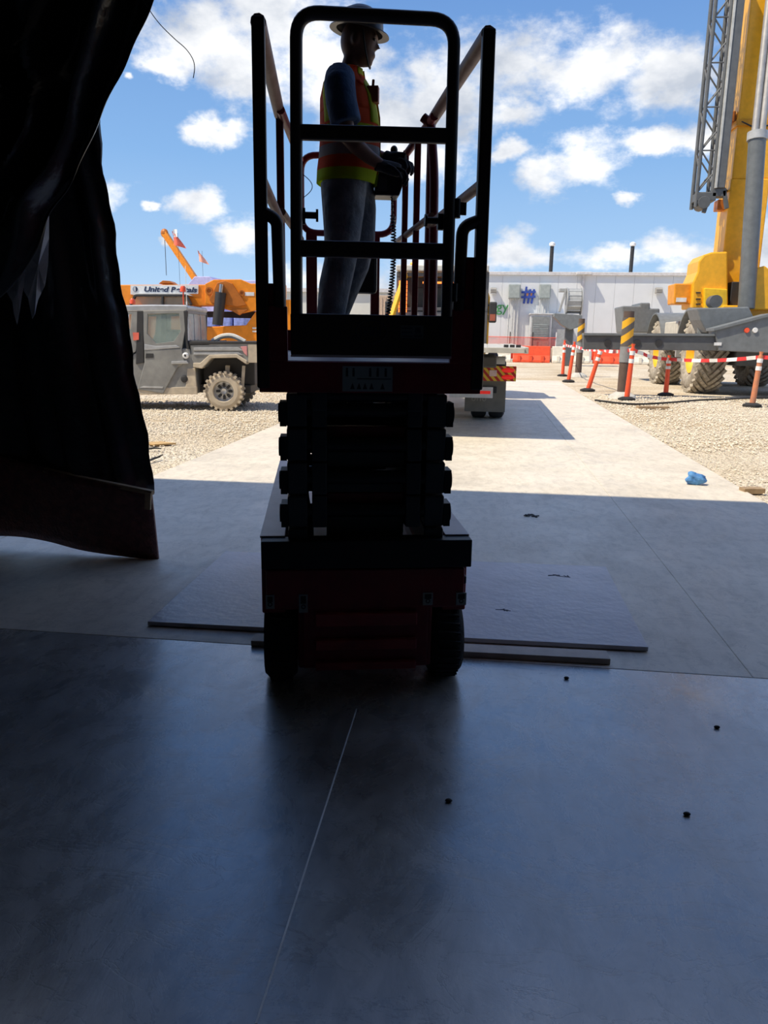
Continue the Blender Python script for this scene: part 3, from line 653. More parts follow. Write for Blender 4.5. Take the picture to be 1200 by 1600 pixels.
def build_person():
    # the figure faces +x, its right side is -y, feet at z = 0
    torso = [(-.035,0,.84,.105,.155),(-.035,0,.92,.118,.165),(-.02,0,1.0,.120,.155),(-.005,0,1.10,.118,.150),(-.005,0,1.20,.118,.158),(-.015,0,1.30,.115,.175),(-.03,0,1.38,.095,.175),(-.035,0,1.43,.065,.12),(-.02,0,1.47,.052,.055),(.0,0,1.53,.050,.052)]
    legR = [(-.03,-.085,.90,.105,.085),(-.03,-.09,.78,.092,.08),(-.035,-.095,.62,.074,.068),(-.045,-.10,.49,.060,.056),(-.075,-.10,.36,.060,.055),(-.095,-.10,.22,.047,.043),(-.105,-.10,.09,.036,.036),(-.10,-.10,.04,.04,.038)]
    legL = [(-.015,.085,.90,.105,.085),(.01,.09,.78,.092,.08),(.02,.10,.62,.074,.068),(.0,.105,.49,.060,.056),(-.06,.105,.36,.060,.055),(-.11,.105,.22,.047,.043),(-.135,.105,.09,.036,.036),(-.13,.105,.04,.04,.038)]
    armR = [(-.035,-.165,1.395,.058),(-.03,-.215,1.345,.054),(-.015,-.24,1.25,.046),(.01,-.245,1.15,.040),(.02,-.245,1.085,.042),(.06,-.225,1.05,.043),(.12,-.185,1.005,.036),(.175,-.155,.975,.029),(.20,-.145,.965,.028)]
    armL = [(-.035,.165,1.395,.058),(-.025,.215,1.345,.054),(.01,.235,1.25,.046),(.05,.23,1.15,.040),(.07,.21,1.10,.041),(.11,.16,1.08,.040),(.16,.11,1.06,.034),(.20,.07,1.05,.028),(.22,.055,1.045,.027)]
    body = MB()
    loft(body, sec(torso, .90)); loft(body, sec(legR, .86)); loft(body, sec(legL, .86)); loft(body, sec(armR)); loft(body, sec(armL))
    for (fx, fy) in ((-.10, -.10), (-.13, .105)): loft(body, [((fx-.06, fy, .035), .02, .03), ((fx-.03, fy, .04), .035, .038), ((fx+.06, fy, .035), .03, .042), ((fx+.14, fy, .025), .022, .042), ((fx+.175, fy, .02), .012, .025)])
    # head, turned a little down towards the controls
    hc = Vector((.035, 0, 1.615)); tilt = Matrix.Rotation(R(10), 3, 'Y')
    def hp(x, y, z): return hc+tilt @ Vector((x, y, z))
    body.ell(hc, (.098, .076, .112), 24, 16, tilt); body.ell(hp(.034, 0, -.066), (.062, .056, .056), 20, 12, tilt); body.ell(hp(.066, 0, -.055), (.030, .036, .040), 16, 10, tilt)
    body.ell(hp(.070, 0, -.096), (.022, .028, .022), 14, 8, tilt)                                   # chin
    body.add([hp(.088, -.008, .022), hp(.088, .008, .022), hp(.126, 0, -.022), hp(.09, -.018, -.034), hp(.09, .018, -.034)], [(0,1,2),(0,2,3),(1,4,2),(3,2,4),(0,3,4,1)])  # nose
    body.ell(hp(.092, 0, -.058), (.010, .024, .012), 12, 6, tilt)                                # lips
    body.ell(hp(.090, 0, .028), (.012, .05, .010), 12, 6, tilt)                                  # brow
    for s in (-1, 1): body.ell(hp(-.004, s*.078, -.012), (.020, .009, .032), 12, 8, tilt)         # ears
    skin = M('skin', (.19, .095, .062), .55, var=.08)
    o = body.build('person', skin, smooth=True); remesh(o, .0075, 3)
    tag(o, 'worker in navy tee, hi-vis vest and jeans at the lift controls', 'person')
    o.location = LO+LF.a*(pp[0]+.03)+LF.b*PYL+zz*PF; o.rotation_euler = (0, 0, LYAW+R(-12)); o.scale = (PS, PS, PS)
    eye = MB()
    for s in (-1, 1): eye.ell(hp(.087, s*.032, .008), (.010, .014, .007), 10, 6)
    eye.build('eyes', M('eye', (.03, .02, .016), .2), o, smooth=True)
    # jeans
    j = MB(); loft(j, sec(torso[:3], 1.0, .008)); k = [.028, .030, .030, .032, .032, .036, .040, .038]
    for lg_ in (legR, legL): loft(j, [(p[:3], p[3]*.95+k[i], p[4]*.95+k[i]) for i, p in enumerate(lg_)])
    den = M('denim', (.24, .28, .33), .85, c2=(.08, .105, .14), vs_=6, bump=1.0, bs=10)
    jo = j.build('jeans', den, o, smooth=True); remesh(jo, .011, 3)
    MB().lathe([(.128, -.018), (.133, -.018), (.133, .018), (.128, .018)], (0, 0, 0), 2, 30).build('belt', MATS['trim_black'], o, smooth=True, loc=(-.022, 0, 1.0)).scale = (1.0, 1.27, 1)
    # shirt
    s_ = MB(); loft(s_, sec(torso[1:8], 1.0, .006)); loft(s_, [(torso[7][:3], .066, .118), (torso[8][:3], .060, .064)])
    for arm in (armR, armL): loft(s_, [(p[:3], p[3]+.020+.007*i, p[3]+.020+.007*i) for i, p in enumerate(arm[:4])])
    sh_ = s_.build('t_shirt', M('navy_cotton', (.035, .085, .19), .9, c2=(.02, .05, .12), vs_=7, bump=.5, bs=18), o, smooth=True); remesh(sh_, .010, 3)
    # vest: an open-sided shell over the shirt, print follows its height
    vm = bpy.data.materials.new('hi_vis'); vm.use_nodes = True; nt = vm.node_tree; b = nt.nodes['Principled BSDF']; b.inputs['Roughness'].default_value = .75
    tc = nt.nodes.new('ShaderNodeTexCoord'); sp = nt.nodes.new('ShaderNodeSeparateXYZ'); nt.links.new(tc.outputs['Object'], sp.inputs[0])
    rp = nt.nodes.new('ShaderNodeValToRGB'); rp.color_ramp.interpolation = 'CONSTANT'
    mr = nt.nodes.new('ShaderNodeMapRange'); nt.links.new(sp.outputs[2], mr.inputs[0]); mr.inputs[1].default_value = .9; mr.inputs[2].default_value = 1.5; nt.links.new(mr.outputs[0], rp.inputs[0])
    lime, org, sil = (.68, .85, .03, 1), (.92, .15, .035, 1), (.55, .55, .57, 1)
    e = rp.color_ramp.elements; e[0].position = 0; e[0].color = lime; e[1].position = .10; e[1].color = org
    for p_, c_ in ((.20, sil), (.30, org), (.40, lime), (.46, org)): q = e.new(p_); q.color = c_
    nz = nt.nodes.new('ShaderNodeTexNoise'); nz.inputs['Scale'].default_value = 11; nt.links.new(tc.outputs['Object'], nz.inputs[0])
    bp = nt.nodes.new('ShaderNodeBump'); bp.inputs['Strength'].default_value = .5; bp.inputs['Distance'].default_value = .03; nt.links.new(nz.outputs[0], bp.inputs['Height']); nt.links.new(bp.outputs[0], b.inputs['Normal'])
    nt.links.new(rp.outputs[0], b.inputs['Base Color'])
    let_through(nt, b, rp.outputs[0], .65)
    prof = [(.90, .142, .188, -.03), (.97, .146, .186, -.02), (1.05, .146, .178, -.008), (1.15, .143, .180, -.005), (1.25, .140, .186, -.01), (1.33, .132, .188, -.02), (1.39, .108, .176, -.03), (1.44, .078, .125, -.035), (1.475, .068, .080, -.03)]
    def vest_ring(an, i, out=0.0):
        z, rx, ry, cx_ = prof[i]
        return Vector((cx_+(rx+.014+out)*math.cos(an)*(1+.03*math.sin(an*5+z*9)), (ry+out)*math.sin(an), z))
    def strip_v(a0, a1, i0, i1, na, out=0.0):
        mb = MB()
        def fn(u, v):
            t = i0+(i1-i0)*v; i = min(int(t), len(prof)-2); k_ = t-i; an = a0+(a1-a0)*u
            return vest_ring(an, i, out).lerp(vest_ring(an, i+1, out), k_)
        return mb.grid(fn, na, int((i1-i0)*4))
    pi = math.pi; vm_ = MB()
    vm_.v, vm_.f = [], []
    for (a0, a1, i0, i1) in ((pi*.06, pi*1.94, 0, 4), (pi*.08, pi*.42, 4, 8), (pi*.58, pi*1.42, 4, 8), (pi*1.58, pi*1.92, 4, 8)):
        t = strip_v(a0, a1, i0, i1, 40); vm_.add(t.v, t.f)
    for s in (-1, 1):                                         # shoulder yokes
        t = MB().grid(lambda u, v: Vector((-.12+.20*u, s*(.075+.075*v), 1.452-.055*v-.55*(u-.45)**2*.25)), 8, 4); vm_.add(t.v, t.f)
    vo = vm_.build('hi_vis_vest', vm, o, smooth=True); sd = vo.modifiers.new('thick', 'SOLIDIFY'); sd.thickness = .006; sd.offset = 1
    lm = M('lime_trim', (.58, .74, .02), .7); let_through(lm.node_tree, lm.node_tree.nodes['Principled BSDF'], None, .5, (.58, .74, .02, 1))
    for (a0, a1) in ((pi*.06, pi*.12), (pi*1.78, pi*1.94), (pi*1.555, pi*1.61), (pi*1.24, pi*1.37), (pi*.39, pi*.445), (pi*.555, pi*.61)):
        i0 = 0 if (a1 < pi*.2 or a0 > pi*1.8) else 3.4
        t = strip_v(a0, a1, i0, 8, 4, .010).build('lime_trim', lm, vo, smooth=True); sd = t.modifiers.new('thick', 'SOLIDIFY'); sd.thickness = .004
    # radio clipped to the chest, helmet, gloves, boots
    MB().box(.095, .155, -.10, -.05, 1.29, 1.37).cyl((.125, -.09, 1.36), (.128, -.09, 1.40), .008, 8).build('chest_radio', M('brick_orange', (.34, .08, .03), .6), o, bevel=.008, smooth=False)
    hat = MB().lathe([(.001, .112), (.05, .104), (.088, .08), (.112, .04), (.120, .0), (.123, -.012)], (0, 0, 0), 2, 36)
    ho = hat.build('hard_hat', M('helmet', (.05, .045, .045), .35), o, smooth=True, loc=hp(-.004, 0, .055), rot=(0, R(10), 0)); ho.scale = (1.06, .92, 1)
    MB().lathe([(.118, -.004), (.150, -.012), (.152, -.018), (.118, -.014), (.118, -.004)], (0, 0, 0), 2, 36).build('brim', MATS['helmet'], ho, smooth=True)
    MB().tube(spline([hp(.03, -.082, .03), hp(.055, -.074, -.05), hp(.078, -.03, -.112), hp(.078, .03, -.112), hp(.055, .074, -.05), hp(.03, .082, .03)], 5), .005, 6).build('chin_strap', MATS['trim_black'], o, smooth=True)
    gm = M('glove', (.016, .018, .024), .8)
    for (w, d, s) in ((Vector((.197, -.146, .966)), Vector((.93, .30, -.20)).normalized(), -1), (Vector((.218, .057, 1.046)), Vector((.86, -.45, -.25)).normalized(), 1)):
        side = d.cross(zz).normalized(); nrm = side.cross(d).normalized(); g_ = MB()
        loft(g_, [(w-d*.045, .034, .036), (w-d*.01, .031, .033), (w+d*.03, .026, .042), (w+d*.075, .022, .045), (w+d*.092, .015, .040)], 14)
        for q, (off, ln) in enumerate(((-.033, .062), (-.011, .074), (.011, .070), (.032, .055))):
            b0 = w+d*.082+side*off; b1 = b0+d*ln*.45-nrm*.006; b2 = b1+d*ln*.32-nrm*ln*.40; b3 = b2-d*ln*.05-nrm*ln*.42
            g_.tube([b0-d*.02, b0, b1, b2, b3], [.010, .0105, .010, .0092, .0075], 8)
        t0 = w+d*.02-side*.032*s*-1; sg = side*(1 if s > 0 else -1)*-1
        g_.tube([w+d*.015+sg*.028, w+d*.045+sg*.052-nrm*.01, w+d*.078+sg*.056-nrm*.03, w+d*.098+sg*.044-nrm*.045], [.013, .012, .0105, .008], 8)
        go = g_.build('glove', gm, o, smooth=True); remesh(go, .004, 1)
    for (fx, fy) in ((-.10, -.10), (-.13, .105)):
        bt = MB(); loft(bt, [((fx, fy, .20), .052, .05), ((fx-.005, fy, .12), .05, .048), ((fx-.01, fy, .07), .06, .05), ((fx-.005, fy, .03), .075, .052), ((fx-.0, fy, .0), .08, .05)])
        loft(bt, [((fx-.02, fy, .045), .045, .05), ((fx+.06, fy, .045), .043, .052), ((fx+.13, fy, .036), .036, .052), ((fx+.18, fy, .03), .028, .042), ((fx+.205, fy, .028), .014, .02)])
        bo = bt.build('boot', M('boot_leather', (.07, .05, .035), .7), o, smooth=True); remesh(bo, .009, 2)
    return o
person = build_person()

# ================================================================== FLATBED TRUCK ON THE DRIVEWAY
tk = thing('flatbed_truck', 'yellow-cabbed flatbed truck parked on the driveway with its tail towards the hall', 'truck', (-.78, 10.3, 0))
TW = 1.295
bed = MB().box(-TW, TW, 0, 6.9, 1.15, 1.20).build('bed', MATS['bed_grey'], tk, bevel=.01)
for k in range(11): MB().box(-TW+.02+k*.2345, -TW+.235+k*.2345, .02, 6.86, 1.2, 1.215).build('deck_plank', MATS['bed_grey'], bed, bevel=.003)
MB().box(-TW, TW, -.03, .0, 1.145, 1.212).build('tail_bar', MATS['bed_grey'], bed, bevel=.006)
for sx in (-1, 1): MB().box(min(sx*TW, sx*(TW+.05)), max(sx*TW, sx*(TW+.05)), 0, 6.9, 1.14, 1.222).build('side_rail', MATS['bed_grey'], bed, bevel=.008)
for k, x in enumerate((1.06, 1.14, 1.22)): MB().box(x-.03, x+.03, .15, .30, 1.215, 1.25).build('chain_ratchet', MATS['trim_black'], bed, bevel=.004)
for sx in (-1, 1):
    MB().box(sx*.45-.05, sx*.45+.05, .3, 9.4, .78, 1.10).build('chassis_rail', MATS['trim_black'], tk, bevel=.006)
    for y in (3.1, 4.4, 8.9):
        for q in ((.72, 1.02) if y < 8 else (.98,)):
            MB().lathe([(.28, -.13), (.44, -.13), (.49, -.10), (.50, -.05), (.50, .05), (.49, .10), (.44, .13), (.28, .13), (.26, .06), (.05, .03), (.05, -.03), (.26, -.06), (.28, -.13)], axis=0, n=32).build('wheel', MATS['rubber'], tk, smooth=True, loc=(sx*q, y, .5))
    # tail lamp panel with hazard chevrons, mud flap
    x0, x1 = (.775, 1.30) if sx > 0 else (-1.30, -.775)
    pn = MB().box(x0, x1, 2.42, 2.46, .655, .895).build('lamp_panel', stripes('hazard_chevron', (.75, .50, .04), (.45, .02, .02), 0, .11, .5, slant=.9), tk, bevel=.004)
    xc = x1-.13 if sx > 0 else x0+.13
    for z in (.83, .72):
        MB().ell((xc, 2.415, z), (.105, .02, .038), 20, 10).build('tail_lamp', M('lamp_red', (.75, .02, .02), .25, emit=(.9, .03, .02, .25)), pn, smooth=True)
    MB().box(xc-.30, xc-.18, 2.40, 2.425, .73, .83).build('reverse_lamp', M('lamp_pale', (.75, .55, .5), .3), pn, bevel=.01)
    MB().box(sx*.82-.33, sx*.82+.33, 2.50, 2.515, .15, .66).build('mud_flap', M('flap', (.20, .19, .16), .8), tk)
text_part('mud_flap_lettering', 'OTTO', .085, M('flap_print', (.42, .40, .34), .8), tk, (.72, 2.497, .35))
pl_ = MB().box(.24, .94, 2.34, 2.36, .385, .56).build('number_plate', MATS['white_paint'], tk, bevel=.004)
MB().box(.70, .90, 2.33, 2.345, .45, .50).build('plate_lamp', MATS['lamp_red'], pl_, bevel=.006)
MB().box(-1.2, 1.0, 2.47, 2.49, .46, .56).build('rear_beam', MATS['trim_black'], tk, bevel=.01)
MB().box(-.9, .95, .6, 2.5, .93, 1.08).build('winch_frame', MATS['trim_black'], tk, bevel=.02)
MB().cyl((.72, 1.9, 1.0), (1.1, 1.9, 1.0), .06, 16).build('jack_drum', MATS['bed_grey'], tk, smooth=True)
# cab with headache rack
cab = MB().prism([(7.5, 1.05), (9.6, .75), (9.9, 1.35), (9.35, 2.0), (8.9, 2.62), (7.55, 2.68)], 0, -1.10, .80).build('cab', MATS['yellow'], tk, bevel=.06)
MB().box(-1.08, .79, 7.40, 7.46, 1.2, 2.62).build('bulkhead', MATS['trim_black'], cab)
MB().box(-.9, .6, 7.36, 7.41, 1.75, 2.40).build('rear_window', MATS['glass_dark'], cab, bevel=.02)
rk = MB(); 
for x in (-1.16, -.5, .15, .77): rk.box(x-.04, x+.04, 7.12, 7.2, 1.2, 2.72)
rk.box(-1.2, .8, 7.11, 7.21, 2.62, 2.70).box(-1.2, .8, 7.11, 7.21, 1.9, 1.97)
rko = rk.build('headache_rack', M('rack_grey', (.10, .10, .105), .5), tk, bevel=.008)
for k in range(6): MB().box(-1.1+k*.32, -.84+k*.32, 7.13, 7.19, 1.25, 1.88).build('rack_locker', M('locker', (.13, .13, .14), .5), rko, bevel=.01)
MB().box(-1.2, .8, 7.0, 7.6, 2.73, 2.85).build('roof_box', M('roof_pale', (.62, .60, .55), .5), tk, bevel=.02)
amber = M('amber_lamp', (.9, .35, .05), .3, emit=(1, .14, .03, 1.3))
for x in (-.62, -.32, -.02, .28): MB().box(x, x+.22, 7.06, 7.115, 2.47, 2.51).build('amber_lamp', amber, rko, bevel=.005)
for x in (-1.13, -.97):
    for k in range(8): MB().box(x-.012, x+.012, 7.06, 7.115, 1.86+k*.085, 1.93+k*.085).build('amber_lamp', amber, rko)
MB().ell((-.86, 7.2, 2.88), (.06, .06, .05), 14, 8).build('beacon', amber, tk, smooth=True)
for sx, c0_, c1_, m0_ in ((-1, -1.12, -1.26, -1.36), (1, .76, .85, .92)):
    MB().prism([(c0_, 1.12), (c1_, 1.12), (c1_, 2.2), (c1_-sx*.05, 2.33), (c0_, 2.33)], 1, 7.25, 8.6).build('side_cowl', MATS['yellow'], tk, bevel=.03)
    mi = MB().box(m0_-.085, m0_+.085, 7.1, 7.22, 1.66, 2.10).build('mirror', MATS['trim_black'], tk, bevel=.03)
    MB().box(m0_-.06, m0_+.06, 7.085, 7.102, 1.70, 1.84).build('mirror_lamp', M('lamp_dull', (.35, .10, .06), .4), mi)
    MB().beam((c0_, 7.2, 2.05), (m0_, 7.16, 2.0), .03, .03).build('mirror_arm', MATS['trim_black'], tk)
    MB().box(min(c0_, c1_), max(c0_, c1_)-.04, 7.2, 7.4, 1.0, 1.5).build('step_box', MATS['trim_black'], tk, bevel=.02)
MB().beam((-1.28, 5.6, 1.21), (-1.00, 7.05, 2.66), .09, .12).build('rack_brace', MATS['yellow'], tk, bevel=.01)
o = MB().box(-.22, .22, -.2, .2, 0, .22).cyl((-.1, 0, .22), (-.1, 0, .30), .06, 12).box(.02, .16, -.12, .12, .22, .28).build('tool_crate', MATS['trim_black'], loc=(-1.56, 14.9, 1.215), bevel=.01)
tag(o, 'small dark tool crate standing on the truck bed below the amber lamps', 'crate')

# ================================================================== UTILITY VEHICLE ON THE GRAVEL
UO = G(350, 640); UF = Frame(UO, YAW)
ut = thing('utility_vehicle', 'dusty grey crew-cab utility vehicle parked on gravel beyond the black sheeting', 'utility vehicle', (UO.x, UO.y, -.02), YAW)
UG, TB, DU = MATS['utv_grey'], MATS['trim_black'], MATS['dust']
def q(cx, cy): return (170+cx/4.444, 340+cy/4.444)
def U(pts, yl=0.0): return UF.poly([q(*p) for p in pts], yl)
UWd = 1.50
def uwheel(x, y, near):
    r, w = .345, .25
    t = MB().lathe([(.19, -w/2), (.26, -w/2), (r-.02, -w*.42), (r-.012, 0), (r-.02, w*.42), (.26, w/2), (.19, w/2), (.18, w*.2), (.18, -w*.2), (.19, -w/2)], axis=1, n=36)
    for k in range(22):
        a = 2*math.pi*k/22
        for (y0, y1, da) in ((-w*.56, -w*.12, 0), (w*.12, w*.56, .14)):
            c = Vector((math.cos(a+da), 0, math.sin(a+da))); tg = Vector((-c.z, 0, c.x))
            t.add([c*(r-.03)+tg*s1*.026+Vector((0, yy, 0)) for yy in (y0, y1) for s1 in (-1, 1)]+[c*(r+.012)+tg*s1*.020+Vector((0, yy, 0)) for yy in (y0, y1) for s1 in (-1, 1)], [(0,1,3,2),(4,6,7,5),(0,4,5,1),(2,3,7,6),(0,2,6,4),(1,5,7,3)])
    o = t.build('wheel', DU if near else MATS['dusty_rubber'], ut, loc=(x, y, r))
    rim = MB().lathe([(.001, -.05), (.05, -.06), (.06, -.03), (.10, -.01), (.165, -.02), (.185, -.07), (.185, .07)], axis=1, n=28); ro = rim.build('rim', MATS['silver'], o, smooth=True)
    for k in range(8):
        a = 2*math.pi*k/8; c = Vector((math.cos(a), 0, math.sin(a))); tg = Vector((-c.z, 0, c.x))
        MB().beam(c*.075+Vector((0, -.035, 0)), c*.145+Vector((0, -.035, 0)), .045, .014, (0, 1, 0)).build('rim_window', TB, ro)
for x in (0, -2.55):
    uwheel(x, .10, True); uwheel(x, 1.36, False)
MB().box(-3.1, .45, .25, 1.25, .30, .45).box(-.42, .52, .30, 1.2, .45, .99).build('chassis', TB, ut, bevel=.02)
# lower body with slanted door seams
MB().prism(U([(60,1010),(230,905),(560,900),(600,1030),(615,1215),(-200,1215),(-200,1010)]), 1, .0, UWd).build('body', UG, ut, bevel=.02)
MB().prism(U([(150,1180),(612,1165),(615,1218),(150,1222)]), 1, -.012, .05).build('sill', DU, ut, bevel=.01)
MB().prism(U([(545,1040),(600,1035),(614,1212),(530,1212)]), 1, -.010, .05).build('splash_guard', DU, ut, bevel=.01)
# cab: pillars, roof, doors
MB().prism(U([(-260,612),(80,600),(300,596),(530,598),(548,606),(550,625),(540,640),(-260,650)]), 1, -.02, UWd+.02).build('roof', MATS['silver'], ut, bevel=.02)
d = MB()
def frame_poly(mb, outer, inner, y0, y1):
    k0 = len(mb.v); n = len(outer)
    for yy in (y0, y1):
        for p in outer: mb.v.append((p[0], yy, p[1]))
        for p in inner: mb.v.append((p[0], yy, p[1]))
    for i in range(n):
        j = (i+1) % n; A_, B_, C_, D_ = i, j, n+j, n+i
        mb.f += [(k0+A_, k0+B_, k0+C_, k0+D_), (k0+2*n+D_, k0+2*n+C_, k0+2*n+B_, k0+2*n+A_), (k0+A_, k0+2*n+A_, k0+2*n+B_, k0+B_), (k0+D_, k0+C_, k0+2*n+C_, k0+2*n+D_)]
    return mb
win = [(272,662),(490,656),(500,780),(455,850),(330,866),(268,800)]; outl = [(238,640),(528,636),(534,760),(508,905),(250,910),(240,800)]
for side, (y0, y1) in enumerate(((-.02, .03), (UWd-.03, UWd+.02))):
    dr = frame_poly(MB(), U(outl), U(win), y0, y1).build('door', UG, ut, bevel=.008)
    MB().prism(U(win), 1, (y0+y1)/2-.004, (y0+y1)/2+.004).build('window', M('side_glass', (.5, .62, .58), .05, alpha=.30), dr)
    MB().prism(U([(250,905),(508,900),(530,1000),(480,1030),(380,1215),(200,1185),(250,1000)]), 1, y0-.008 if side == 0 else y1-.03, y0+.03 if side == 0 else y1+.008).build('door_skin', UG, dr, bevel=.012)
    MB().prism(U([(440,990),(545,985),(560,1005),(440,1008)]), 1, y0-.04, y0).build('handle', MATS['silver'], dr, bevel=.005)
    fr = frame_poly(MB(), U([(20,650),(205,645),(208,800),(190,920),(60,1000),(-60,900)]), U([(50,665),(160,662),(150,800),(110,900),(70,920),(-30,860)]), y0, y1).build('door', UG, ut, bevel=.008)
    MB().prism(U([(50,665),(160,662),(150,800),(110,900),(70,920),(-30,860)]), 1, (y0+y1)/2-.004, (y0+y1)/2+.004).build('window', MATS['side_glass'], fr)
    MB().prism(U([(198,640),(240,640),(245,1000),(190,1010)]), 1, y0-.006, y1+.006).build('pillar', TB, ut, bevel=.008)
    MB().prism(U([(520,640),(548,640),(545,830),(560,900),(540,900)]), 1, y0-.004, y1+.004).build('pillar', TB, ut, bevel=.006)
MB().prism(U([(245,1160),(380,1165),(378,1176),(215,1172)]), 1, -.035, -.02).build('door_seam', MATS['silver'], ut)
MB().prism(U([(262,935),(312,935),(312,965),(258,968)]), 1, -.036, -.02).build('door_badge', TB, ut, bevel=.003)
MB().prism(U([(250,870),(330,885),(470,878),(500,895),(250,912)]), 1, -.035, -.015).build('window_ledge', MATS['silver'], ut, bevel=.005)
MB().prism(U([(170,790),(212,790),(212,840),(175,845)]), 1, -.035, -.015).build('warning_sticker', M('sticker_red', (.75, .15, .10), .5), ut)
c = U([(535,950)])[0]; MB().lathe([(.001, -.05), (.035, -.05), (.055, -.03), (.055, .02)], (c[0], 0, c[1]), 1, 20).build('fuel_cap', MATS['white_paint'], ut, smooth=True)
MB().lathe([(.001, -.052), (.02, -.052), (.02, -.045)], (c[0], 0, c[1]), 1, 14).build('cap_centre', TB, ut)
c = U([(525,1112)])[0]; MB().lathe([(.001, -.015), (.05, -.02), (.065, -.01), (.065, .02)], (c[0], 0, c[1]), 1, 20).build('side_vent', TB, ut, smooth=True)
# rear glass and bulkhead
rx_ = U([(545,850)])[0][0]
rg = MB().box(rx_-.012, rx_+.012, .04, UWd-.04, 1.20, 1.70).build('rear_glass', M('rear_pane', (.55, .66, .62), .1, var=.2, vs_=3, alpha=.55), ut)
MB().box(rx_-.02, rx_+.02, .0, UWd, 1.70, 1.84).build('rear_header', UG, ut, bevel=.01)
for y in (.5, 1.0): MB().box(rx_+.013, rx_+.02, y-.012, y+.012, 1.2, 1.70).build('glass_bar', MATS['silver'], rg)
MB().prism(U([(540,846),(700,846),(700,880),(540,885)]), 1, .0, UWd).build('bed_lip', TB, ut, bevel=.01)
# seats seen through the windows
for x in (-1.02, -2.0):
    for y in (.42, 1.05):
        MB().box(x-.05, x+.09, y-.22, y+.22, .72, 1.42).box(x-.45, x+.05, y-.22, y+.22, .62, .76).build('seat', M('seat_grey', (.16, .17, .17), .8), ut, bevel=.05)
# cargo bed
MB().prism(U([(562,868),(960,858),(1035,866),(1035,985),(960,1000),(900,960),(720,960),(660,1035),(580,1020)]), 1, .0, UWd).build('cargo_bed', UG, ut, bevel=.015)
MB().prism(U([(560,852),(1036,852),(1036,868),(560,872)]), 1, -.012, UWd+.012).build('bed_rail', TB, ut, bevel=.008)
for (y0, y1) in ((895, 915), (930, 945)): MB().prism(U([(590,y0),(900,y0-2),(930,y1),(590,y1)]), 1, -.014, .0).build('bed_rib', MATS['silver'], ut, bevel=.004)
MB().prism(U([(590,1030),(650,1040),(715,968),(890,965),(960,1012),(962,985),(890,940),(700,945),(640,1000),(590,1000)]), 1, -.05, .20).build('fender_flare', DU, ut, bevel=.01)
MB().prism(U([(915,888),(960,885),(962,955),(940,935)]), 1, -.014, .03).build('tail_lamp', M('tail_pink', (.65, .28, .28), .35), ut, bevel=.006)
MB().prism(U([(965,870),(1036,870),(1036,1000),(970,1000)]), 1, -.006, .02).build('tailgate_side', DU, ut, bevel=.006)
MB().beam((U([(930,1010)])[0][0], .1, .80), (U([(920,1130)])[0][0], .1, .42), .05, .05).build('suspension_arm', DU, ut)
MB().beam((.05, .2, .8), (.02, .25, .35), .07, .07).build('shock_absorber', DU, ut)
be = U([(465,500)])[0]; MB().cyl((be[0], .5, 1.8), (be[0], .5, 2.10), .012, 8).lathe([(.001, 0), (.055, 0), (.055, .06), (.035, .10), (.001, .105)], (be[0], .5, 2.09), 2, 14).build('beacon', M('beacon_red', (.8, .10, .04), .3), ut, smooth=True)
MB().lathe([(.05, 0), (.05, .06), (.03, .09), (.001, .095)], (U([(115,590)])[0][0], .4, 1.86), 2, 14).build('beacon', MATS['beacon_red'], ut, smooth=True)
MB().cyl((-.60, .02, 1.86), (-.60, .02, 2.5), .006, 6).cyl((-.60, .02, 1.2), (-.60, .02, 1.9), .012, 8).build('antenna', MATS['reflect_white'], ut)
ho = MB().tube(spline([(-.28, .5, 1.17), (-.10, .5, 1.26), (.10, .5, 1.27), (.32, .5, 1.17)], 6), .045, 8).build('load_hoop', M('pale_grey', (.58, .57, .53), .6), loc=(UO.x, UO.y, .03), rz=YAW, smooth=True)
tag(ho, 'pale grey bent pipe hoop lying in the cargo bed of the utility vehicle', 'pipe')

# ================================================================== ORANGE TELEHANDLER BEHIND IT
TY = 18.6; TO = P(330, 560, TY); TF = Frame((TO.x, TY, 0), YAW)
th = thing('telehandler', 'orange telehandler with long lowered boom parked behind the utility vehicle', 'telehandler', (TO.x, TY, -.02), YAW)
OR, OD = MATS['orange'], MATS['orange_dark']
def T(pts, yl=0.0): return TF.poly([q(*p) for p in pts], yl)
bm_ = MB().prism(T([(-420,455),(640,452),(700,450),(980,452),(1200,445),(1200,545),(980,545),(700,600),(560,606),(-420,612)]), 1, .35, .95).build('boom', OR, th, bevel=.02)
MB().prism(T([(655,450),(715,420),(905,418),(975,448),(1210,446),(1210,600),(1000,640),(905,660),(700,600),(655,590)]), 1, .20, .35).build('boom_bracket', OR, th, bevel=.015)
MB().prism(T([(745,445),(800,430),(850,450),(950,600),(890,610),(700,585),(690,560)]), 1, .12, .20).build('gusset', OD, th, bevel=.01)
MB().prism(T([(830,630),(960,630),(900,672)]), 1, .14, .20).build('gusset', OD, th, bevel=.01)
for (cx, cy, r) in ((685, 500, .09), (915, 515, .07)):
    c = T([(cx, cy)])[0]; MB().lathe([(.001, 0), (r*.5, 0), (r*.6, -.02), (r, -.02), (r, .03)], (c[0], .19, c[1]), 1, 20).build('pin_boss', OD, th, smooth=True)
a = T([(778, 455)])[0]; b = T([(750, 740)])[0]; mid = (a[0]*.6+b[0]*.4, a[1]*.6+b[1]*.4)
MB().cyl((a[0], .08, a[1]), (mid[0], .08, mid[1]), .05, 14).build('cylinder_rod', MATS['steel'], th, smooth=True)
MB().cyl((mid[0]+(a[0]-mid[0])*.5, .08, mid[1]+(a[1]-mid[1])*.5), (b[0], .08, b[1]), .13, 18).build('lift_cylinder', MATS['trim_black'], th, smooth=True)
MB().prism(T([(1010,640),(940,740),(660,752),(640,850),(1260,870),(1260,560),(1050,560)]), 1, .25, .55).build('frame', OR, th, bevel=.02)
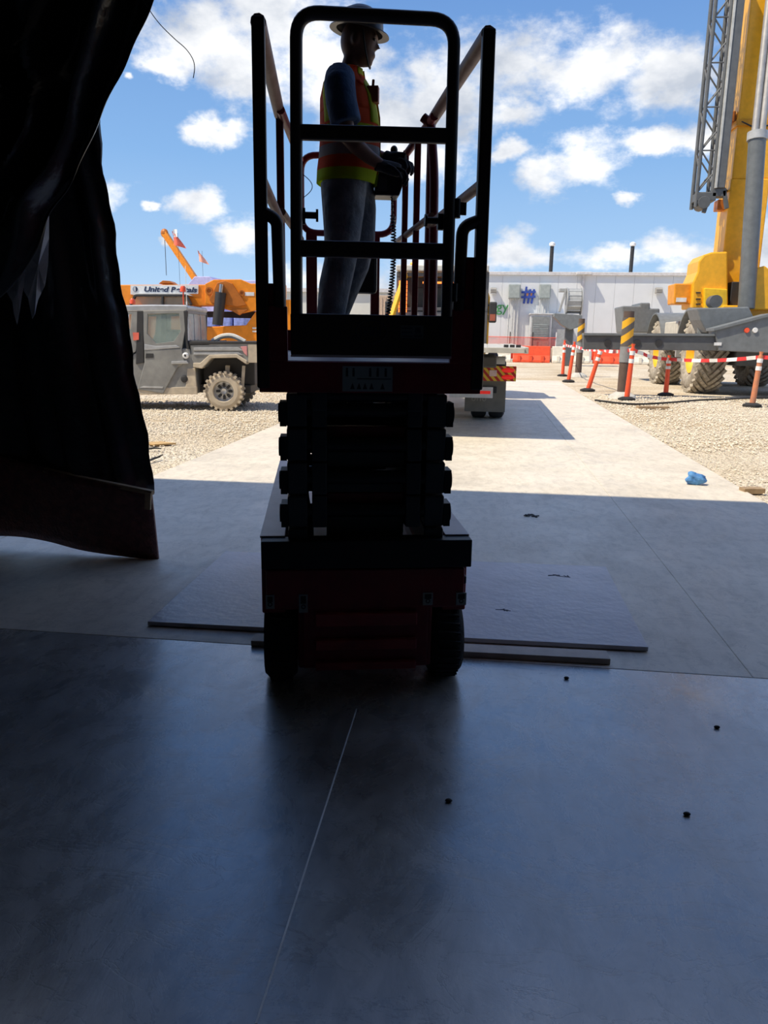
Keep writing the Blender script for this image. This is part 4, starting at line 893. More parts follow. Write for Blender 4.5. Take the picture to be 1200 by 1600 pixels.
MB().prism(T([(560,745),(1200,760),(1200,1060),(560,1060)]), 1, .55, 1.9).build('chassis', OD, th, bevel=.03)
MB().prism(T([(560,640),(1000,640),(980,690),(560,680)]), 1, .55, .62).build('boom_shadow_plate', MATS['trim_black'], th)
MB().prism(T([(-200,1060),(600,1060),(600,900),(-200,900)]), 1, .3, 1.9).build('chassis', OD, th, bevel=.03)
# cab
cabm = MB()
for (p0, p1) in (((150,600),(185,535)), ((185,535),(540,535)), ((540,535),(575,600)), ((375,540),(375,640))):
    a, b = T([p0, p1]); cabm.beam((a[0], .0, a[1]), (b[0], .0, b[1]), .05, .09, (0, 1, 0)); cabm.beam((a[0], 1.0, a[1]), (b[0], 1.0, b[1]), .05, .09, (0, 1, 0))
cabm.build('cab_frame', MATS['trim_black'], th, bevel=.008)
MB().prism(T([(160,532),(200,520),(530,520),(565,535)]), 1, -.03, 1.03).build('cab_roof', M('roof_pale2', (.50, .50, .48), .5), th, bevel=.01)
MB().prism(T([(155,600),(190,540),(540,540),(570,600)]), 1, .02, .03).build('cab_glass', M('cab_glass', (.45, .42, .32), .05, alpha=.35), th)
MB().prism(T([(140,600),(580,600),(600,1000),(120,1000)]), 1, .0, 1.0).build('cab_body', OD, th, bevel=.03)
bn = T([(120,458),(600,455),(598,518),(120,522)]); ban = MB().prism(bn, 1, .325, .345).build('banner', MATS['white_paint'], th)
cx = (bn[0][0]+bn[1][0])/2; cz = (bn[0][1]+bn[2][1])/2; hh = bn[0][1]-bn[2][1]
ink = M('banner_ink', (.02, .035, .09), .6)
bt_ = text_part('banner_lettering', 'United Rentals', hh*.92, ink, ban, (cx+hh*.75, .320, cz-hh*.02), shear=.22, bold=.006)
bt_.scale.x = (bn[1][0]-bn[0][0])*.78/max(.01, bt_.dimensions.x)
lx_ = bn[0][0]+hh*.62
MB().lathe([(.001, 0), (hh*.36, 0), (hh*.36, -.004), (.001, -.004)], (lx_, .322, cz), 1, 28).build('emblem_disc', M('emblem_steel', (.30, .36, .46), .5), ban)
MB().prism([(lx_+hh*.36*math.cos(t), cz+hh*.36*math.sin(t)) for t in [R(-80+160*k/14) for k in range(15)]], 1, .3145, .3165).build('emblem_half', ink, ban)
MB().prism([(lx_-hh*.07, cz-hh*.22), (lx_+hh*.07, cz-hh*.30), (lx_+hh*.07, cz+hh*.30), (lx_-hh*.07, cz+hh*.22)], 1, .311, .3135).build('emblem_bar', MATS['white_paint'], ban)
a, b = T([(935, 508), (1000, 535)]); MB().box(a[0], b[0], .19, .198, b[1], a[1]).build('label_plate', MATS['white_paint'], th)
for z in (755, 778): a, b = T([(985, z), (1040, z+12)]); MB().box(a[0], b[0], .24, .249, b[1], a[1]).build('label_plate', MATS['white_paint'], th)
for x in (-2.2, 1.5):
    for y in (.15, 1.95):
        MB().lathe([(.25, -.2), (.55, -.2), (.64, -.12), (.65, 0), (.64, .12), (.55, .2), (.25, .2), (.1, .1), (.1, -.1), (.25, -.2)], axis=1, n=28).build('wheel', MATS['dusty_rubber'], th, smooth=True, loc=(x, y, .65))
a = T([(310, 445), (415, 445), (390, 425), (340, 422)]); MB().prism(a, 1, .4, .9).build('boom_cap', OD, th, bevel=.01)
# blue wrapped goods behind
for k, (x0, x1, y0, y1, lab) in enumerate(((318, 336, 488, 512, 'left bundle in bluish-violet wrap seen under the telehandler boom'), (343, 362, 484, 512, 'middle bundle in bluish-violet wrap seen under the telehandler boom'), (364, 384, 490, 512, 'right bundle in bluish-violet wrap seen under the telehandler boom'))):
    a, b = P(x0, y0, 24.5), P(x1, y1, 24.5); w_ = b.x-a.x
    tag(MB().box(-w_/2, w_/2, 0, .9, 0, a.z).build('wrapped_bundle', MATS['pale_blue'], loc=((a.x+b.x)/2, 24.5, -.03), bevel=.06), lab, 'bundle', 'violet wrapped bundles')
for (x0, x1, y0, lab) in ((300, 332, 431, 'pale violet tarpaulin roof ridge left of the orange bracket'), (372, 404, 437, 'pale violet tarpaulin roof ridge right of the orange bracket')):
    a, b = P(x0-8, y0, 34), P(x1+8, y0+14, 34)
    tag(MB().prism([(a.x, 0), (b.x, 0), (b.x, b.z), (b.x-.35, a.z), (a.x+.35, a.z), (a.x, b.z)], 1, 34, 37).build('tarpaulin_shelter', M('violet_tarp', (.46, .44, .72), .7), bevel=.03, loc=(0, 0, -.02)), lab, 'shelter')
# far crane boom and its flags
fb = thing('distant_boom', 'far orange crane boom slanting into the sky behind the telehandler', 'crane', (P(330, 470, 62).x, 62, -.02))
o0 = fb.location.x
a, b = P(257, 364, 62), P(318, 455, 62); p_ = lambda v: (v.x-o0, v.y-62, v.z)
MB().beam(p_(b), p_(a), .45, .45).build('boom', MATS['orange'], fb, bevel=.03)
MB().beam(p_(a.lerp(b, .45)), p_(a), .33, .33).build('boom_tip', MATS['orange'], fb)
MB().ell(p_(a), (.32, .25, .35), 10, 8).build('boom_head', MATS['orange_dark'], fb)
MB().tube([p_(a), p_(P(260, 430, 62))], .025, 5).build('hoist_line', MATS['trim_black'], fb)
MB().box(-1.6, 2.2, -.8, .8, 0, 4.4).box(-3, 3.5, -1, 1, .5, 1.6).build('crane_body', MATS['orange_dark'], fb, bevel=.1)
for (x, y, s, ba, lab) in ((278, 370, 1.0, 470, 'nearer red and white flag flying beside the far orange boom'), (316, 398, .8, 470, 'paler orange flag flying right of the far orange boom')):
    t = P(x, y, 58); base = P(x, ba, 58); fl = thing('flag', lab, 'flag', (t.x, 58, -.03), 0, 'flags on whip poles')
    MB().cyl((0, 0, 0), (0, 0, t.z+.3), .012, 6).build('pole', MATS['trim_black'], fl)
    MB().grid(lambda u, v: Vector((-.45*s+.95*s*u*(.3+.7*v)+.1*v, .12*math.sin(u*6+v*3), t.z+.45*s-1.0*s*v-.25*u)), 10, 8).build('cloth', M('flag_red', (.75, .14, .09), .8) if s > .9 else M('flag_pale', (.80, .36, .27), .8), fl, smooth=True)
    if s > .9: MB().grid(lambda u, v: Vector((-.33+.34*u, -.10+.05*math.sin(u*5), t.z+.55-.55*v)), 4, 4).build('cloth_corner', MATS['reflect_white'], fl)

# ================================================================== WHITE BUILDING
BY_ = 50.0
wp_ = M('panel_white', (.70, .72, .74), .45, var=.04, vs_=.6)
bl = thing('panel_building', 'long white metal-panelled building behind the crane', 'building', (0, BY_, -.03))
bx0 = P(700, 424, BY_).x; bx1 = 26.0; bh = P(900, 426, BY_).z
MB().box(bx0, bx1, .08, 14, 0, bh-.1).build('core', wp_, bl)
k = 0; x = bx0
while x < bx1-.2:
    w_ = min(1.13, bx1-x); MB().box(x+.005, x+w_-.005, 0, .08, 0, bh-.12).build('wall_panel', wp_, bl); x += 1.13
MB().box(bx0-.1, bx1+.1, -.14, 14.1, bh-.14, bh+.06).build('roof_trim', M('trim_pale', (.62, .60, .60), .5), bl, bevel=.02)
a = P(912, 424, BY_); b = P(907, 545, BY_)
MB().box(a.x-.45, a.x+.45, -.5, 0, bh-.12, bh+.05).build('rain_hopper', MATS['trim_pale'], bl, bevel=.03)
MB().cyl((a.x, -.12, bh-.1), (a.x, -.12, 0), .09, 12).build('downspout', MATS['trim_pale'], bl, smooth=True)
tg = text_part('wall_lettering', 'gy', .88, M('sign_green', (.05, .30, .08), .6), bl, (P(785, 481, BY_).x, -.03, P(785, 479, BY_).z), extrude=.02)
for (x0, x1, y0, y1, lab) in ((795, 812, 445, 467, 'left'), (843, 859, 445, 467, 'right')):
    a, b = P(x0, y0, BY_), P(x1, y1, BY_); w_ = b.x-a.x
    e_ = thing('electrical_box', 'grey electrical box %s of the blue hash emblem on the white wall' % lab, 'electrical box', ((a.x+b.x)/2, BY_-.06, 0), 0, 'grey boxes on the white wall')
    MB().box(-w_/2, w_/2, -.42, 0, b.z, a.z).build('cabinet', M('box_grey', (.34, .38, .37), .5), e_, bevel=.02)
    MB().box(-w_/2+.05, w_/2-.05, -.44, -.42, b.z+.05, a.z-.05).build('lid', MATS['box_grey'], e_, bevel=.01)
    for dx in (-.30, -.05, .1, .30): MB().cyl((dx*w_/.75, -.16, b.z), (dx*w_/.75, -.16, 0 if lab == 'left' else P(843, 491, BY_-1).z+.1), .04, 8).build('conduit', M('conduit', (.50, .51, .51), .45), e_, smooth=True)
# hash emblem
a = P(815, 448, BY_); b = P(836, 476, BY_); em = thing('hash_emblem', 'blue hash-shaped emblem with orange squares on the white wall', 'sign', ((a.x+b.x)/2, BY_-.05, 0))
hb = M('sign_blue', (.03, .07, .35), .5); W_ = (b.x-a.x)/2; z0, z1 = b.z, a.z; hz = z1-z0
for (fx, ft) in ((-.45, 1.0), (.10, .86), (.62, .86)): MB().beam((fx*W_-.06, -.03, z0+.05*hz), (fx*W_+.06, -.03, z0+ft*hz), .12, .06, (0, 1, 0)).build('upright', hb, em)
for fz in (.40, .68): MB().beam((-W_, -.06, z0+fz*hz), (W_, -.06, z0+fz*hz+.04), .05, .13).build('crossbar', hb, em)
for fx in (-.15, .37): MB().box(fx*W_-.10, fx*W_+.10, -.04, -.01, z0+.44*hz, z0+.68*hz).build('square', M('sign_orange', (.75, .30, .10), .5), em)
# wall lamps, roof lamps
for (x, y, lab) in ((771, 455, 'small grey wall lamp above the green lettering'), (1028, 455, 'small grey wall lamp left of the orange crane box')):
    a = P(x, y, BY_); wl = thing('wall_lamp', lab, 'lamp', (a.x, BY_-.05, a.z), 0, 'wall lamps on the white building')
    MB().prism([(0, -.15), (-.42, -.12), (-.45, .10), (-.30, .2), (0, .2)], 0, -.18, .18).build('housing', M('lamp_grey', (.30, .29, .27), .5), wl, bevel=.02)
    MB().box(-.14, .14, -.40, -.06, -.17, -.14).build('lens', MATS['reflect_white'], wl)
for (x, lab) in ((863, 'dark roof post with white cap nearer the flatbed truck'), (989, 'dark roof post with white cap nearer the crane')):
    a = P(x, 381, BY_+1); b = P(x, 427, BY_+1); rl = thing('roof_post', lab, 'post', (a.x, BY_+1, bh-.0), 0, 'dark posts on the roof of the white building')
    MB().cyl((0, 0, 0), (0, 0, a.z-bh-.15), .12, 10).build('pole', MATS['trim_black'], rl, smooth=True)
    MB().lathe([(.10, 0), (.19, .05), (.19, .18), (.08, .26), (.001, .27)], (0, 0, a.z-bh-.15), 2, 14).build('cap', MATS['reflect_white'], rl, smooth=True)
# cabinet below the right box and condenser on a bracket
a, b = P(829, 491, BY_-1), P(858, 560, BY_-1)
cbn = thing('switch_cabinet', 'grey floor cabinet with louvred door standing against the white wall', 'cabinet', ((a.x+b.x)/2, BY_-.05, -.02)); w_ = b.x-a.x
MB().box(-w_/2, w_/2, -1.3, 0, 0, a.z).build('body', M('cab_white', (.52, .54, .55), .5), cbn, bevel=.02); MB().box(-w_/2-.06, w_/2+.9, -1.36, 0, a.z, a.z+.08).build('top', MATS['cab_white'], cbn, bevel=.01)
dd = MB().box(-w_/2+.10, w_/2-.12, -1.34, -1.3, .15, a.z-.12).build('door', M('louvre', (.22, .24, .24), .5), cbn)
for k in range(9): MB().box(-w_/2+.18, w_/2-.2, -1.37, -1.34, 1.35+k*.10, 1.40+k*.10).build('louvre_slat', MATS['box_grey'], dd)
MB().box(w_/2, w_/2+.9, -1.1, 0, 0, a.z).build('side_cabinet', M('cab_side', (.36, .38, .39), .5), cbn, bevel=.02)
a, b = P(872, 451, 42), P(905, 512, 42)
cu_ = thing('drum_unit', 'grey ribbed drum on an angled bracket standing before the white wall', 'machine', ((a.x+b.x)/2, 42, -.02))
w_ = b.x-a.x; zc_ = P(890, 470, 42).z
dr = MB().cyl((-.10, 0, zc_), (.56, 0, zc_), .60, 24).build('drum', M('drum_grey', (.36, .37, .37), .5), cu_, smooth=True)
for k in range(14):
    t = 2*math.pi*k/14; MB().beam((-.10, .61*math.cos(t), zc_+.61*math.sin(t)), (.56, .61*math.cos(t), zc_+.61*math.sin(t)), .04, .04).build('rib', MATS['cab_white'], dr)
for x in (-.16, .58): MB().cyl((x, 0, zc_), (x+.05, 0, zc_), .68, 24).build('flange', MATS['drum_grey'], cu_, smooth=True)
MB().beam((-.5, -.3, zc_-.55), (-.2, -.3, zc_+.62), .12, .12, (0, 1, 0)).box(-.55, -.15, -.35, .2, zc_+.45, zc_+.62).build('side_arm', MATS['drum_grey'], cu_, bevel=.02)
MB().prism([(-.75, zc_-.62), (.65, zc_-.70), (.65, zc_-1.25), (.1, zc_-1.45), (-.35, zc_-1.2), (-.75, zc_-.8)], 1, -.5, .4).build('bracket', MATS['crane_grey'], cu_, bevel=.03)
MB().box(-.1, .3, -.2, .2, 0, zc_-1.2).build('column', MATS['crane_dark'], cu_, bevel=.02)
# second far building seen under the rails
b2 = thing('far_shed', 'low pale far shed seen under the lift guardrails', 'building', (P(520, 460, 75).x, 75, -.03))
hh = P(520, 456, 75).z; MB().box(-12, 6.0, 0, 8, 0, hh).build('wall', M('shed_white', (.60, .61, .58), .6, var=.05, vs_=.5), b2); MB().box(-12.2, 6.2, -.3, 8.3, hh, hh+.35).build('roof', MATS['trim_pale'], b2)
for x in (-4, .6, 2.6): MB().box(x-.5, x+.5, -.05, 0, .1, 2.6).build('door', M('shed_grey', (.42, .44, .43), .6), b2)
o = thing('tan_container', 'tan site container far off between shed and truck', 'container', (P(600, 470, 70).x, 70, -.03)); MB().box(-1.0, 1.1, 0, 3, 0, P(600, 461, 70).z).build('body', M('tan', (.48, .36, .27), .7), o, bevel=.04)
for k in range(6): MB().box(-.95+k*.33, -.80+k*.33, -.05, 0, .15, P(600, 461, 70).z-.15).build('rib', MATS['tan'], o)

# ================================================================== ROAD BARRIERS AND NETTING
prof = [(-.30, 0), (.30, 0), (.30, .14), (.16, .42), (.12, .95), (-.12, .95), (-.16, .42), (-.30, .14)]
def barrier(x, w, mat, lab, grp, y=47.0):
    r_ = thing('water_barrier', lab, 'barrier', (x, y, -.03), 0, grp)
    MB().prism(prof, 0, .06, w-.06).build('shell', mat, r_, bevel=.03)
    for k in range(3): MB().box(w*(.18+.3*k)-.1, w*(.18+.3*k)+.1, -.33, -.15, .06, .42).build('forklift_pocket', mat, r_, bevel=.03)
    MB().cyl((0, 0, .2), (0, 0, .85), .05, 10).build('coupling_pin', mat, r_)
    return r_
ob, wb = MATS['safety_orange'], MATS['barrier_white']
xa = P(800, 550, 47).x; xb = P(861, 550, 47).x; wd = xb-xa
barrier(xa, wd, ob, 'red-orange water barrier nearest the flatbed truck', 'red-orange water barriers')
barrier(xa-wd, wd, wb, 'cream water barrier half behind the flatbed truck tail', 'cream water barriers')
barrier(xb, wd, wb, 'cream water barrier between the two red-orange ones', 'cream water barriers')
barrier(xb+wd*1.05, wd, ob, 'red-orange water barrier under the grey outrigger beam', 'red-orange water barriers')
for k in range(4): barrier(xb+wd*(2.05+k), wd, wb, ['cream water barrier just right of the second red-orange one', 'cream water barrier behind the striped post', 'cream water barrier behind the rear crane wheel', 'cream water barrier hidden largely by the crane'][k], 'cream water barriers')
nm = M('red_net', (.75, .10, .06), .8, alpha=.42)
net = thing('safety_netting', 'see-through red safety netting strung before the white wall', 'netting', (P(820, 535, 46.0).x, 48.4, -.03))
a, b = P(762, 525, 48.4), P(868, 545, 48.4); nx = net.location.x
MB().grid(lambda u, v: Vector((a.x-nx+(b.x-a.x)*u, .03*math.sin(u*20), 0.2+(a.z-.2)*v)), 24, 4).build('mesh', nm, net, smooth=True)
MB().tube([(a.x-nx, 0, a.z), (b.x-nx, 0, a.z-.02)], .02, 5).build('top_rope', ob, net)
for t in (0, .33, .66, 1.0): MB().cyl((a.x-nx+(b.x-a.x)*t, .04, 0), (a.x-nx+(b.x-a.x)*t, .04, a.z+.3), .03, 8).build('stake', MATS['reflect_white'] if t == 1 else MATS['trim_black'], net)

# ================================================================== STRIPED POSTS AND ORANGE DELINEATORS
def bollard(px_, py0, py1, lab, r=.115):
    g = G(px_, py1); tz = P(px_, py0, g.y).z; b_ = thing('striped_post', lab, 'post', (g.x, g.y, -.02), 0, 'striped pipe posts')
    MB().cyl((0, 0, 0), (0, 0, tz*.42), r*1.02, 18).build('rusty_base', M('rust', (.11, .075, .06), .8), b_, smooth=True)
    MB().cyl((0, 0, tz*.42), (0, 0, tz*.60), r*1.12, 18).build('grey_sleeve', M('sleeve', (.24, .25, .26), .6), b_, smooth=True)
    MB().cyl((0, 0, tz*.60), (0, 0, tz*.93), r*1.10, 18).build('striped_sleeve', MATS.setdefault('bollard_stripe', stripes('bollard_stripe', (.80, .42, .02), (.12, .105, .09), 2, .34, .52, slant=-.75, slant_axis=0)), b_, smooth=True)
    MB().cyl((0, 0, tz*.93), (0, 0, tz), r*.96, 18).build('cap', MATS['rust'], b_, smooth=True)
    MB().lathe([(.001, .0), (.34, .0), (.30, .07), (.16, .15), (.11, .16)], (0, 0, 0), 2, 18).build('concrete_footing', MATS['bed_grey'], b_)
    return b_
bollard(903, 497, 588, 'farther yellow and black striped post beside the outrigger beam end')
bollard(972, 485, 621, 'nearer yellow and black striped post with rusty base on gravel', .125)
def delineator(px_, py0, py1, lab, lean=0.0, worn=False):
    g = G(px_, py1); tz = P(px_, py0, g.y).z; d_ = thing('delineator_post', lab, 'delineator', (g.x, g.y, -.015), 0, 'orange delineator posts')
    mt_ = ob if not worn else M('worn_orange', (.62, .22, .10), .7, c2=(.45, .20, .12), vs_=8)
    t = Vector((lean, 0, tz))
    MB().lathe([(.20, 0), (.20, .04), (.12, .07), (.06, .08)], (0, 0, 0), 2, 8).build('base', MATS['rubber'], d_)
    MB().tube([t*.03, t*.55, t*.92], [.062, .055, .052], 14).build('tube', mt_, d_, smooth=True)
    MB().tube([t*.92, t*.95, t], [.04, .03, .045], 12).build('grip', mt_, d_, smooth=True)
    for k in (.66, .80): MB().tube([t*k, t*(k+.075)], .060, 14).build('reflective_band', MATS['reflect_white'], d_, smooth=True)
    return (Vector((g.x, g.y, -.015))+t*.90)
tops = [delineator(879, 531, 587, 'farthest orange delineator post, left of the farther striped post'), delineator(888, 533, 596, 'second farthest orange delineator post beside the farther striped post', .12),
        delineator(918, 538, 610, 'tilted orange delineator post between the two striped posts', .30), delineator(979, 536, 624, 'orange delineator post right beside the nearer striped post', .05),
        delineator(1040, 554, 617, 'orange delineator post in front of the left crane wheel'), delineator(1175, 548, 634, 'scuffed orange delineator post at the right edge before the crane', .06, True)]
tops.append(tops[-1]+Vector((2.6, -.6, .05)))
for i in range(len(tops)-1):
    a, b = tops[i], tops[i+1]; d = b-a; L_ = d.length; yaw = math.atan2(d.y, d.x); pit = math.asin(d.z/L_)
    tm = MATS.setdefault('tape', stripes('tape', (.78, .05, .05), (.82, .82, .80), 0, .60, .5, slant=0))
    o = MB().grid(lambda u, v: Vector((L_*u, .02*math.sin(u*17+v), -.04+.08*v-.05*math.sin(math.pi*u))), 24, 1).build('barrier_tape', tm, loc=a); o.rotation_euler = (0, -pit, yaw)
    s = o.modifiers.new('thick', 'SOLIDIFY'); s.thickness = .004
    tag(o, ['red and white tape between the two farthest orange posts', 'red and white tape running to the tilted orange post', 'red and white tape from tilted post to the nearer striped post', 'red and white tape from the nearer striped post to the left crane wheel', 'red and white tape stretched before the big crane wheel', 'red and white tape leaving the frame at the right edge'][i], 'tape', 'red and white barrier tape')

# ================================================================== ROUGH-TERRAIN CRANE
CXo = 7.1
cr_ = thing('mobile_crane', 'yellow and grey rough-terrain crane with raised boom at the right edge', 'crane', (CXo, 21.2, -.02))
CG, CD, YE = MATS['crane_grey'], MATS['crane_dark'], MATS['yellow']
def big_wheel(x, y, r=.98, w=.78):
    p = [(.50, -w*.40), (.62, -w*.50), (.82, -w*.48), (r-.05, -w*.36), (r-.02, 0), (r-.05, w*.36), (.82, w*.48), (.62, w*.50), (.50, w*.40), (.42, w*.2), (.42, -w*.2), (.50, -w*.40)]
    o = MB().lathe(p, axis=0, n=44).build('wheel', MATS['dusty_rubber'], cr_, smooth=True, loc=(x, y, r))
    lug = MB()
    for k in range(26):
        a0 = 2*math.pi*k/26
        for s in (-1, 1):
            pts = []
            for j in range(5):
                t = j/4; a = a0+(.5*2*math.pi/26 if s > 0 else 0)+t*.42; xx = s*w*(.46-.44*t); rr = r-.055+.05*min(1, t*2.5)
                pts.append(Vector((xx, rr*math.cos(a), rr*math.sin(a))))
            for j in range(4):
                up_ = Vector((0, pts[j].y, pts[j].z)).normalized(); lug.beam(pts[j], pts[j+1], .085, .10, up_)
    lug.build('tread', MATS['dusty_rubber'], o)
    s = -1 if x < 0 else 1
    MB().lathe([(.001, s*.10), (.14, s*.10), (.17, s*.02), (.30, s*.06), (.43, s*.30), (.47, s*.33), (.47, 0)], axis=0, n=30).build('rim', YE, o, smooth=True)
for x in (-1.28, 1.42):
    for y in (.75, 5.0): big_wheel(x, y)
MB().box(-.75, .85, -.3, 6.6, .75, 1.45).build('carrier_frame', CD, cr_, bevel=.03)
# rear outrigger: long thin extended beam to the left, deep box to the right
CF = Frame((CXo, 20.0, -.02), 0)
def K(pts, Y): return [(P(x, y, Y).x-CXo, P(x, y, Y).z+.02) for x, y in pts]
ob_ = K([(912, 523), (1120, 524), (1120, 548), (912, 546)], 19.75)
bo = MB().prism(ob_, 1, 19.75-21.2, 20.05-21.2).build('outrigger_beam', CD, cr_, bevel=.01)
MB().prism([(p[0], p[1]+(.01 if i < 2 else 0)) for i, p in enumerate(K([(912, 521), (1120, 522), (1120, 525), (912, 524)], 19.72))], 1, 19.70-21.2, 20.10-21.2).build('beam_flange', CG, bo)
for x in (950, 996, 1030):
    c = K([(x, 536)], 19.72)[0]; MB().cyl((c[0], 19.73-21.2, c[1]), (c[0], 19.76-21.2, c[1]), .085, 16).build('beam_hole', MATS['trim_black'], bo)
MB().prism(K([(1114, 514), (1135, 508), (1200, 491), (1290, 480), (1290, 556), (1120, 548)], 19.8), 1, 19.66-21.2, 20.25-21.2).build('outrigger_box', CG, cr_, bevel=.02)
MB().prism(K([(1112, 513), (1135, 507), (1200, 490), (1290, 479), (1290, 483), (1200, 494), (1135, 511), (1112, 517)], 19.8), 1, 19.60-21.2, 20.3-21.2).build('box_flange', CG, cr_)
for (x, m_) in ((1167, MATS['safety_orange']), (1180, MATS['white_paint'])):
    c = K([(x, 516)], 19.65)[0]; MB().lathe([(.001, 0), (.055, 0), (.065, .03)], (c[0], 19.63-21.2, c[1]), 1, 16).build('marker_lamp', m_, cr_, smooth=True)
a, b = K([(1116, 535), (1127, 540)], 19.66); MB().box(a[0], b[0], 19.645-21.2, 19.665-21.2, b[1], a[1]).build('label_plate', MATS['white_paint'], cr_)
for x in (4.3,):
    MB().cyl((x, -1.3, .12), (x, -1.3, 1.25), .09, 14).cyl((x, -1.3, 0), (x, -1.3, .1), .32, 20).build('outrigger_jack', CD, cr_, smooth=True)
MB().box(.5, 4.4, -1.45, -1.15, 1.1, 1.4).build('outrigger_beam', CD, cr_, bevel=.01)
# fenders: arched shells over the left wheels
def fender(x0, x1, y, r=1.17, z=1.0, a0=12, a1=168):
    mb = MB(); n = 18
    for (ra, rb) in ((r, r+.05),):
        ring = []
        for k in range(n+1):
            a = R(a0+(a1-a0)*k/n); ring.append((math.cos(a), math.sin(a)))
        vs_ = []
        for (c, s) in ring:
            for xx in (x0, x1):
                for rr in (ra, rb): vs_.append((xx, y+c*rr, z+s*rr))
        fs = []
        for k in range(n):
            i = k*4; j = i+4; fs += [(i, j, j+1, i+1), (i+2, i+3, j+3, j+2), (i+1, j+1, j+3, i+3), (i, i+2, j+2, j)]
        fs += [(0, 1, 3, 2), (n*4, n*4+2, n*4+3, n*4+1)]; mb.add(vs_, fs)
    return mb.build('fender', CG, cr_)
fender(-1.75, -.85, .75); fender(-1.75, -.85, 5.0); fender(.95, 1.9, .75); fender(.95, 1.9, 5.0)
MB().box(-.9, .95, -.5, 6.4, 1.45, 1.95).build('deck', CG, cr_, bevel=.04)
MB().box(-1.7, -.9, 2.1, 3.7, 1.35, 1.9).build('tool_box', M('crane_cream', (.52, .49, .42), .6), cr_, bevel=.03)
MB().prism(K([(1085, 482), (1165, 480), (1172, 495), (1172, 520), (1100, 520), (1090, 500)], 20.6), 1, 20.35-21.2, 21.4-21.2).build('rear_deck', CG, cr_, bevel=.03)
MB().box(-1.65, -.9, 2.2, 2.3, .9, 1.35).cyl((-1.5, 2.4, 1.2), (-1.5, 2.8, 1.2), .16, 14).build('air_tank', MATS['silver'], cr_)
MB().prism(K([(972, 478), (1000, 478), (1000, 473), (1016, 473), (1016, 482), (1031, 482), (1031, 520), (975, 520)], 27.2), 1, 27.2-21.2, 28.8-21.2).build('front_engine_hood', CG, cr_, bevel=.04)
MB().cyl((-1.3, .0, 2.35), (-1.3, .35, 2.35), .16, 18).build('work_lamp', CD, cr_, smooth=True)
# superstructure
sup = MB().prism(K([(1081, 482), (1083, 440), (1090, 425), (1092, 408), (1100, 398), (1112, 394), (1137, 393), (1138, 482)], 22.4), 1, 22.4-21.2, 23.6-21.2).build('counterweight', YE, cr_, bevel=.04)
MB().prism(K([(1100, 450), (1136, 452), (1136, 484), (1100, 484)], 22.3), 1, 22.25-21.2, 22.45-21.2).build('side_cover', M('yellow_clean', (.86, .52, .02), .4), cr_, bevel=.02)
for z in (456, 466, 474):
    a, b = K([(1089, z), (1096, z+2)], 22.3); MB().box(a[0], b[0], 22.37-21.2, 22.41-21.2, b[1], a[1]).build('vent_slot', MATS['trim_black'], sup)
cbx = MB().prism(K([(1054, 443), (1082, 443), (1082, 475), (1053, 475)], 22.6), 1, 22.6-21.2, 23.4-21.2).build('side_locker', M('locker_orange', (.78, .30, .015), .45), cr_, bevel=.03)
a, b = K([(1057, 465), (1072, 472)], 22.58); MB().box(a[0], b[0], 22.57-21.2, 22.60-21.2, b[1], a[1]).build('label_plate', MATS['white_paint'], cbx)
MB().box(-.85, 1.3, 1.0, 4.2, 1.95, 2.30).build('turntable', MATS['yellow'], cr_, bevel=.04)
MB().prism(K([(1165, 484), (1168, 455), (1180, 420), (1195, 415), (1215, 430), (1230, 484)], 22.0), 1, 22.0-21.2, 22.5-21.2).build('boom_support', YE, cr_, bevel=.03)
MB().prism(K([(1140, 482), (1165, 482), (1160, 440), (1145, 440)], 22.4), 1, 22.45-21.2, 23.0-21.2).build('hose_bundle', MATS['trim_black'], cr_, bevel=.02)
MB().box(.9, 2.0, .9, 2.6, 2.2, 3.9).build('operator_cab', YE, cr_, bevel=.06)
x0 = P(1130, 394, 23).x-CXo; x1 = P(1190, 394, 23).x-CXo
bmz = 11.2
boom = MB().box(x0, x1, 23.0-21.2, 24.0-21.2, 2.5, 5.6).build('boom', YE, cr_, bevel=.03)
xs = P(1138, 300, 23).x-CXo
MB().box(x0+.03, x1-.02, 23.04-21.2, 23.96-21.2, 5.6, bmz).build('boom_section', YE, boom, bevel=.03)
MB().box(x0-.02, x1+.02, 22.97-21.2, 24.03-21.2, 6.9, 7.05).build('boom_collar', M('yellow_dim', (.62, .28, .012), .5), boom, bevel=.01)
for z in (5.0, 7.2): MB().box(x0-.22, x0, 23.2-21.2, 23.6-21.2, z-.15, z+.12).build('jib_bracket', MATS['orange_dark'], boom, bevel=.02)
MB().tube([(x0+.1, 22.98-21.2, 7.0), (x0+.4, 22.96-21.2, 6.86), (x1-.1, 22.96-21.2, 6.9)], .02, 6).build('hose', MATS['trim_black'], boom)
xc0 = P(1166, 470, 21.9).x-CXo; xc1 = P(1192, 205, 21.9).x-CXo; zt_ = P(1192, 200, 21.9).z
cy_ = MB().cyl((xc0+.02, 21.9-21.2, 2.2), (xc1, 22.3-21.2, zt_), .21, 24).build('lift_cylinder', M('cylinder_grey', (.13, .14, .145), .4), cr_, smooth=True)
MB().cyl((xc1, 22.29-21.2, zt_-.18), (xc1, 22.31-21.2, zt_+.02), .245, 24).build('collar', M('collar_grey', (.40, .41, .42), .4), cy_, smooth=True)
for dx in (-.07, .10): MB().cyl((xc1+dx, 22.3-21.2, zt_), (xc1+dx+.15, 22.9-21.2, bmz), .085, 16).build('cylinder_rod', M('rod_grey', (.42, .40, .38), .5, .4), cy_, smooth=True)
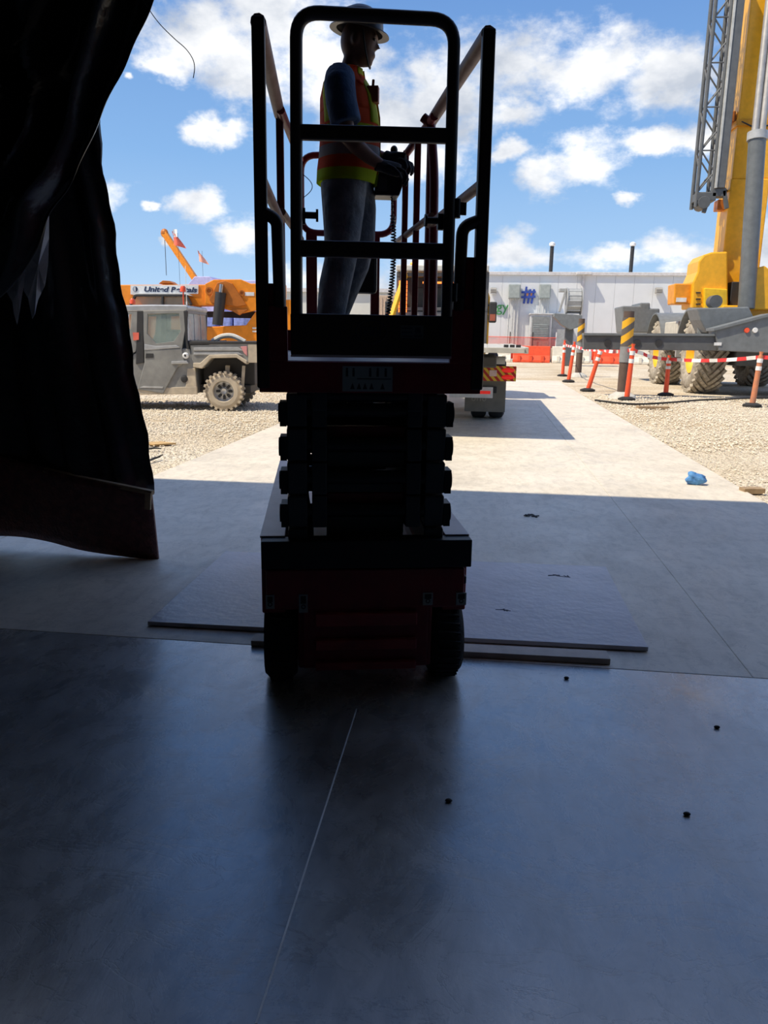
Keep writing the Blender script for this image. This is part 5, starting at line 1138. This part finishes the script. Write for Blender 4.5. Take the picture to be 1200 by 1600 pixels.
# lattice jib stowed along the boom
CG = M('jib_grey', (.115, .12, .125), .5)
jb = MB(); JY = 22.6-21.2; jz0 = P(1088, 322, 22.6).z; jz1 = 10.6
jx0 = P(1092, 270, 22.6).x-CXo; jx1 = P(1116, 270, 22.6).x-CXo
jd = .45
for x in (jx0, jx1):
    for y in (JY, JY+jd): MB().cyl((x, y, jz0+(.0 if x == jx0 else .25)), (x, y, jz1), .05, 10).build('jib_chord', CG, cr_, smooth=True)
z = jz0+.35; k = 0
while z < jz1-.6:
    xa_, xb_ = (jx0, jx1) if k % 2 == 0 else (jx1, jx0)
    for y in (JY, JY+jd): MB().cyl((xa_, y, z), (xb_, y, z+.52), .022, 8).build('jib_lacing', CG, cr_)
    if k % 2 == 0: MB().cyl((jx0, JY, z), (jx1, JY, z), .02, 8).build('jib_lacing', CG, cr_)
    MB().cyl((jx0 if k % 2 else jx1, JY, z), (jx0 if k % 2 else jx1, JY+jd, z+.52), .02, 8).build('jib_lacing', CG, cr_)
    z += .52; k += 1
xa_, xb_ = P(1119, 270, 22.6).x-CXo, P(1134, 270, 22.6).x-CXo
MB().box(xa_+.03, xb_, JY-.1, JY+.35, jz0+.45, jz1).build('jib_box_section', CG, cr_, bevel=.02)
MB().box(xa_-.02, xa_+.03, JY-.12, JY+.35, jz0+.45, jz1).build('jib_box_flange', M('flange_pale', (.52, .52, .50), .5), cr_)
jh = MB().box(jx0-.02, jx1+.1, JY-.05, JY+jd, jz0+.15, jz0+.35).cyl(((jx0+jx1)/2, JY-.08, jz0+.1), ((jx0+jx1)/2, JY+jd, jz0+.1), .16, 16)
jh.box(jx1, xb_+.05, JY-.05, JY+.3, jz0+.25, jz0+.45).beam((xb_, JY, jz0+.4), (xb_+.12, JY, jz0-.05), .10, .10, (0, 1, 0)).beam((jx0+.3, JY, jz0+.2), (jx0+.22, JY, jz0-.15), .10, .1, (0, 1, 0)).build('jib_head', CD, cr_, bevel=.01)
MB().cyl((xb_, JY+.1, jz0+.5), (x0, 23.3-21.2, jz0+.5), .035, 8).build('jib_strut', CD, cr_)
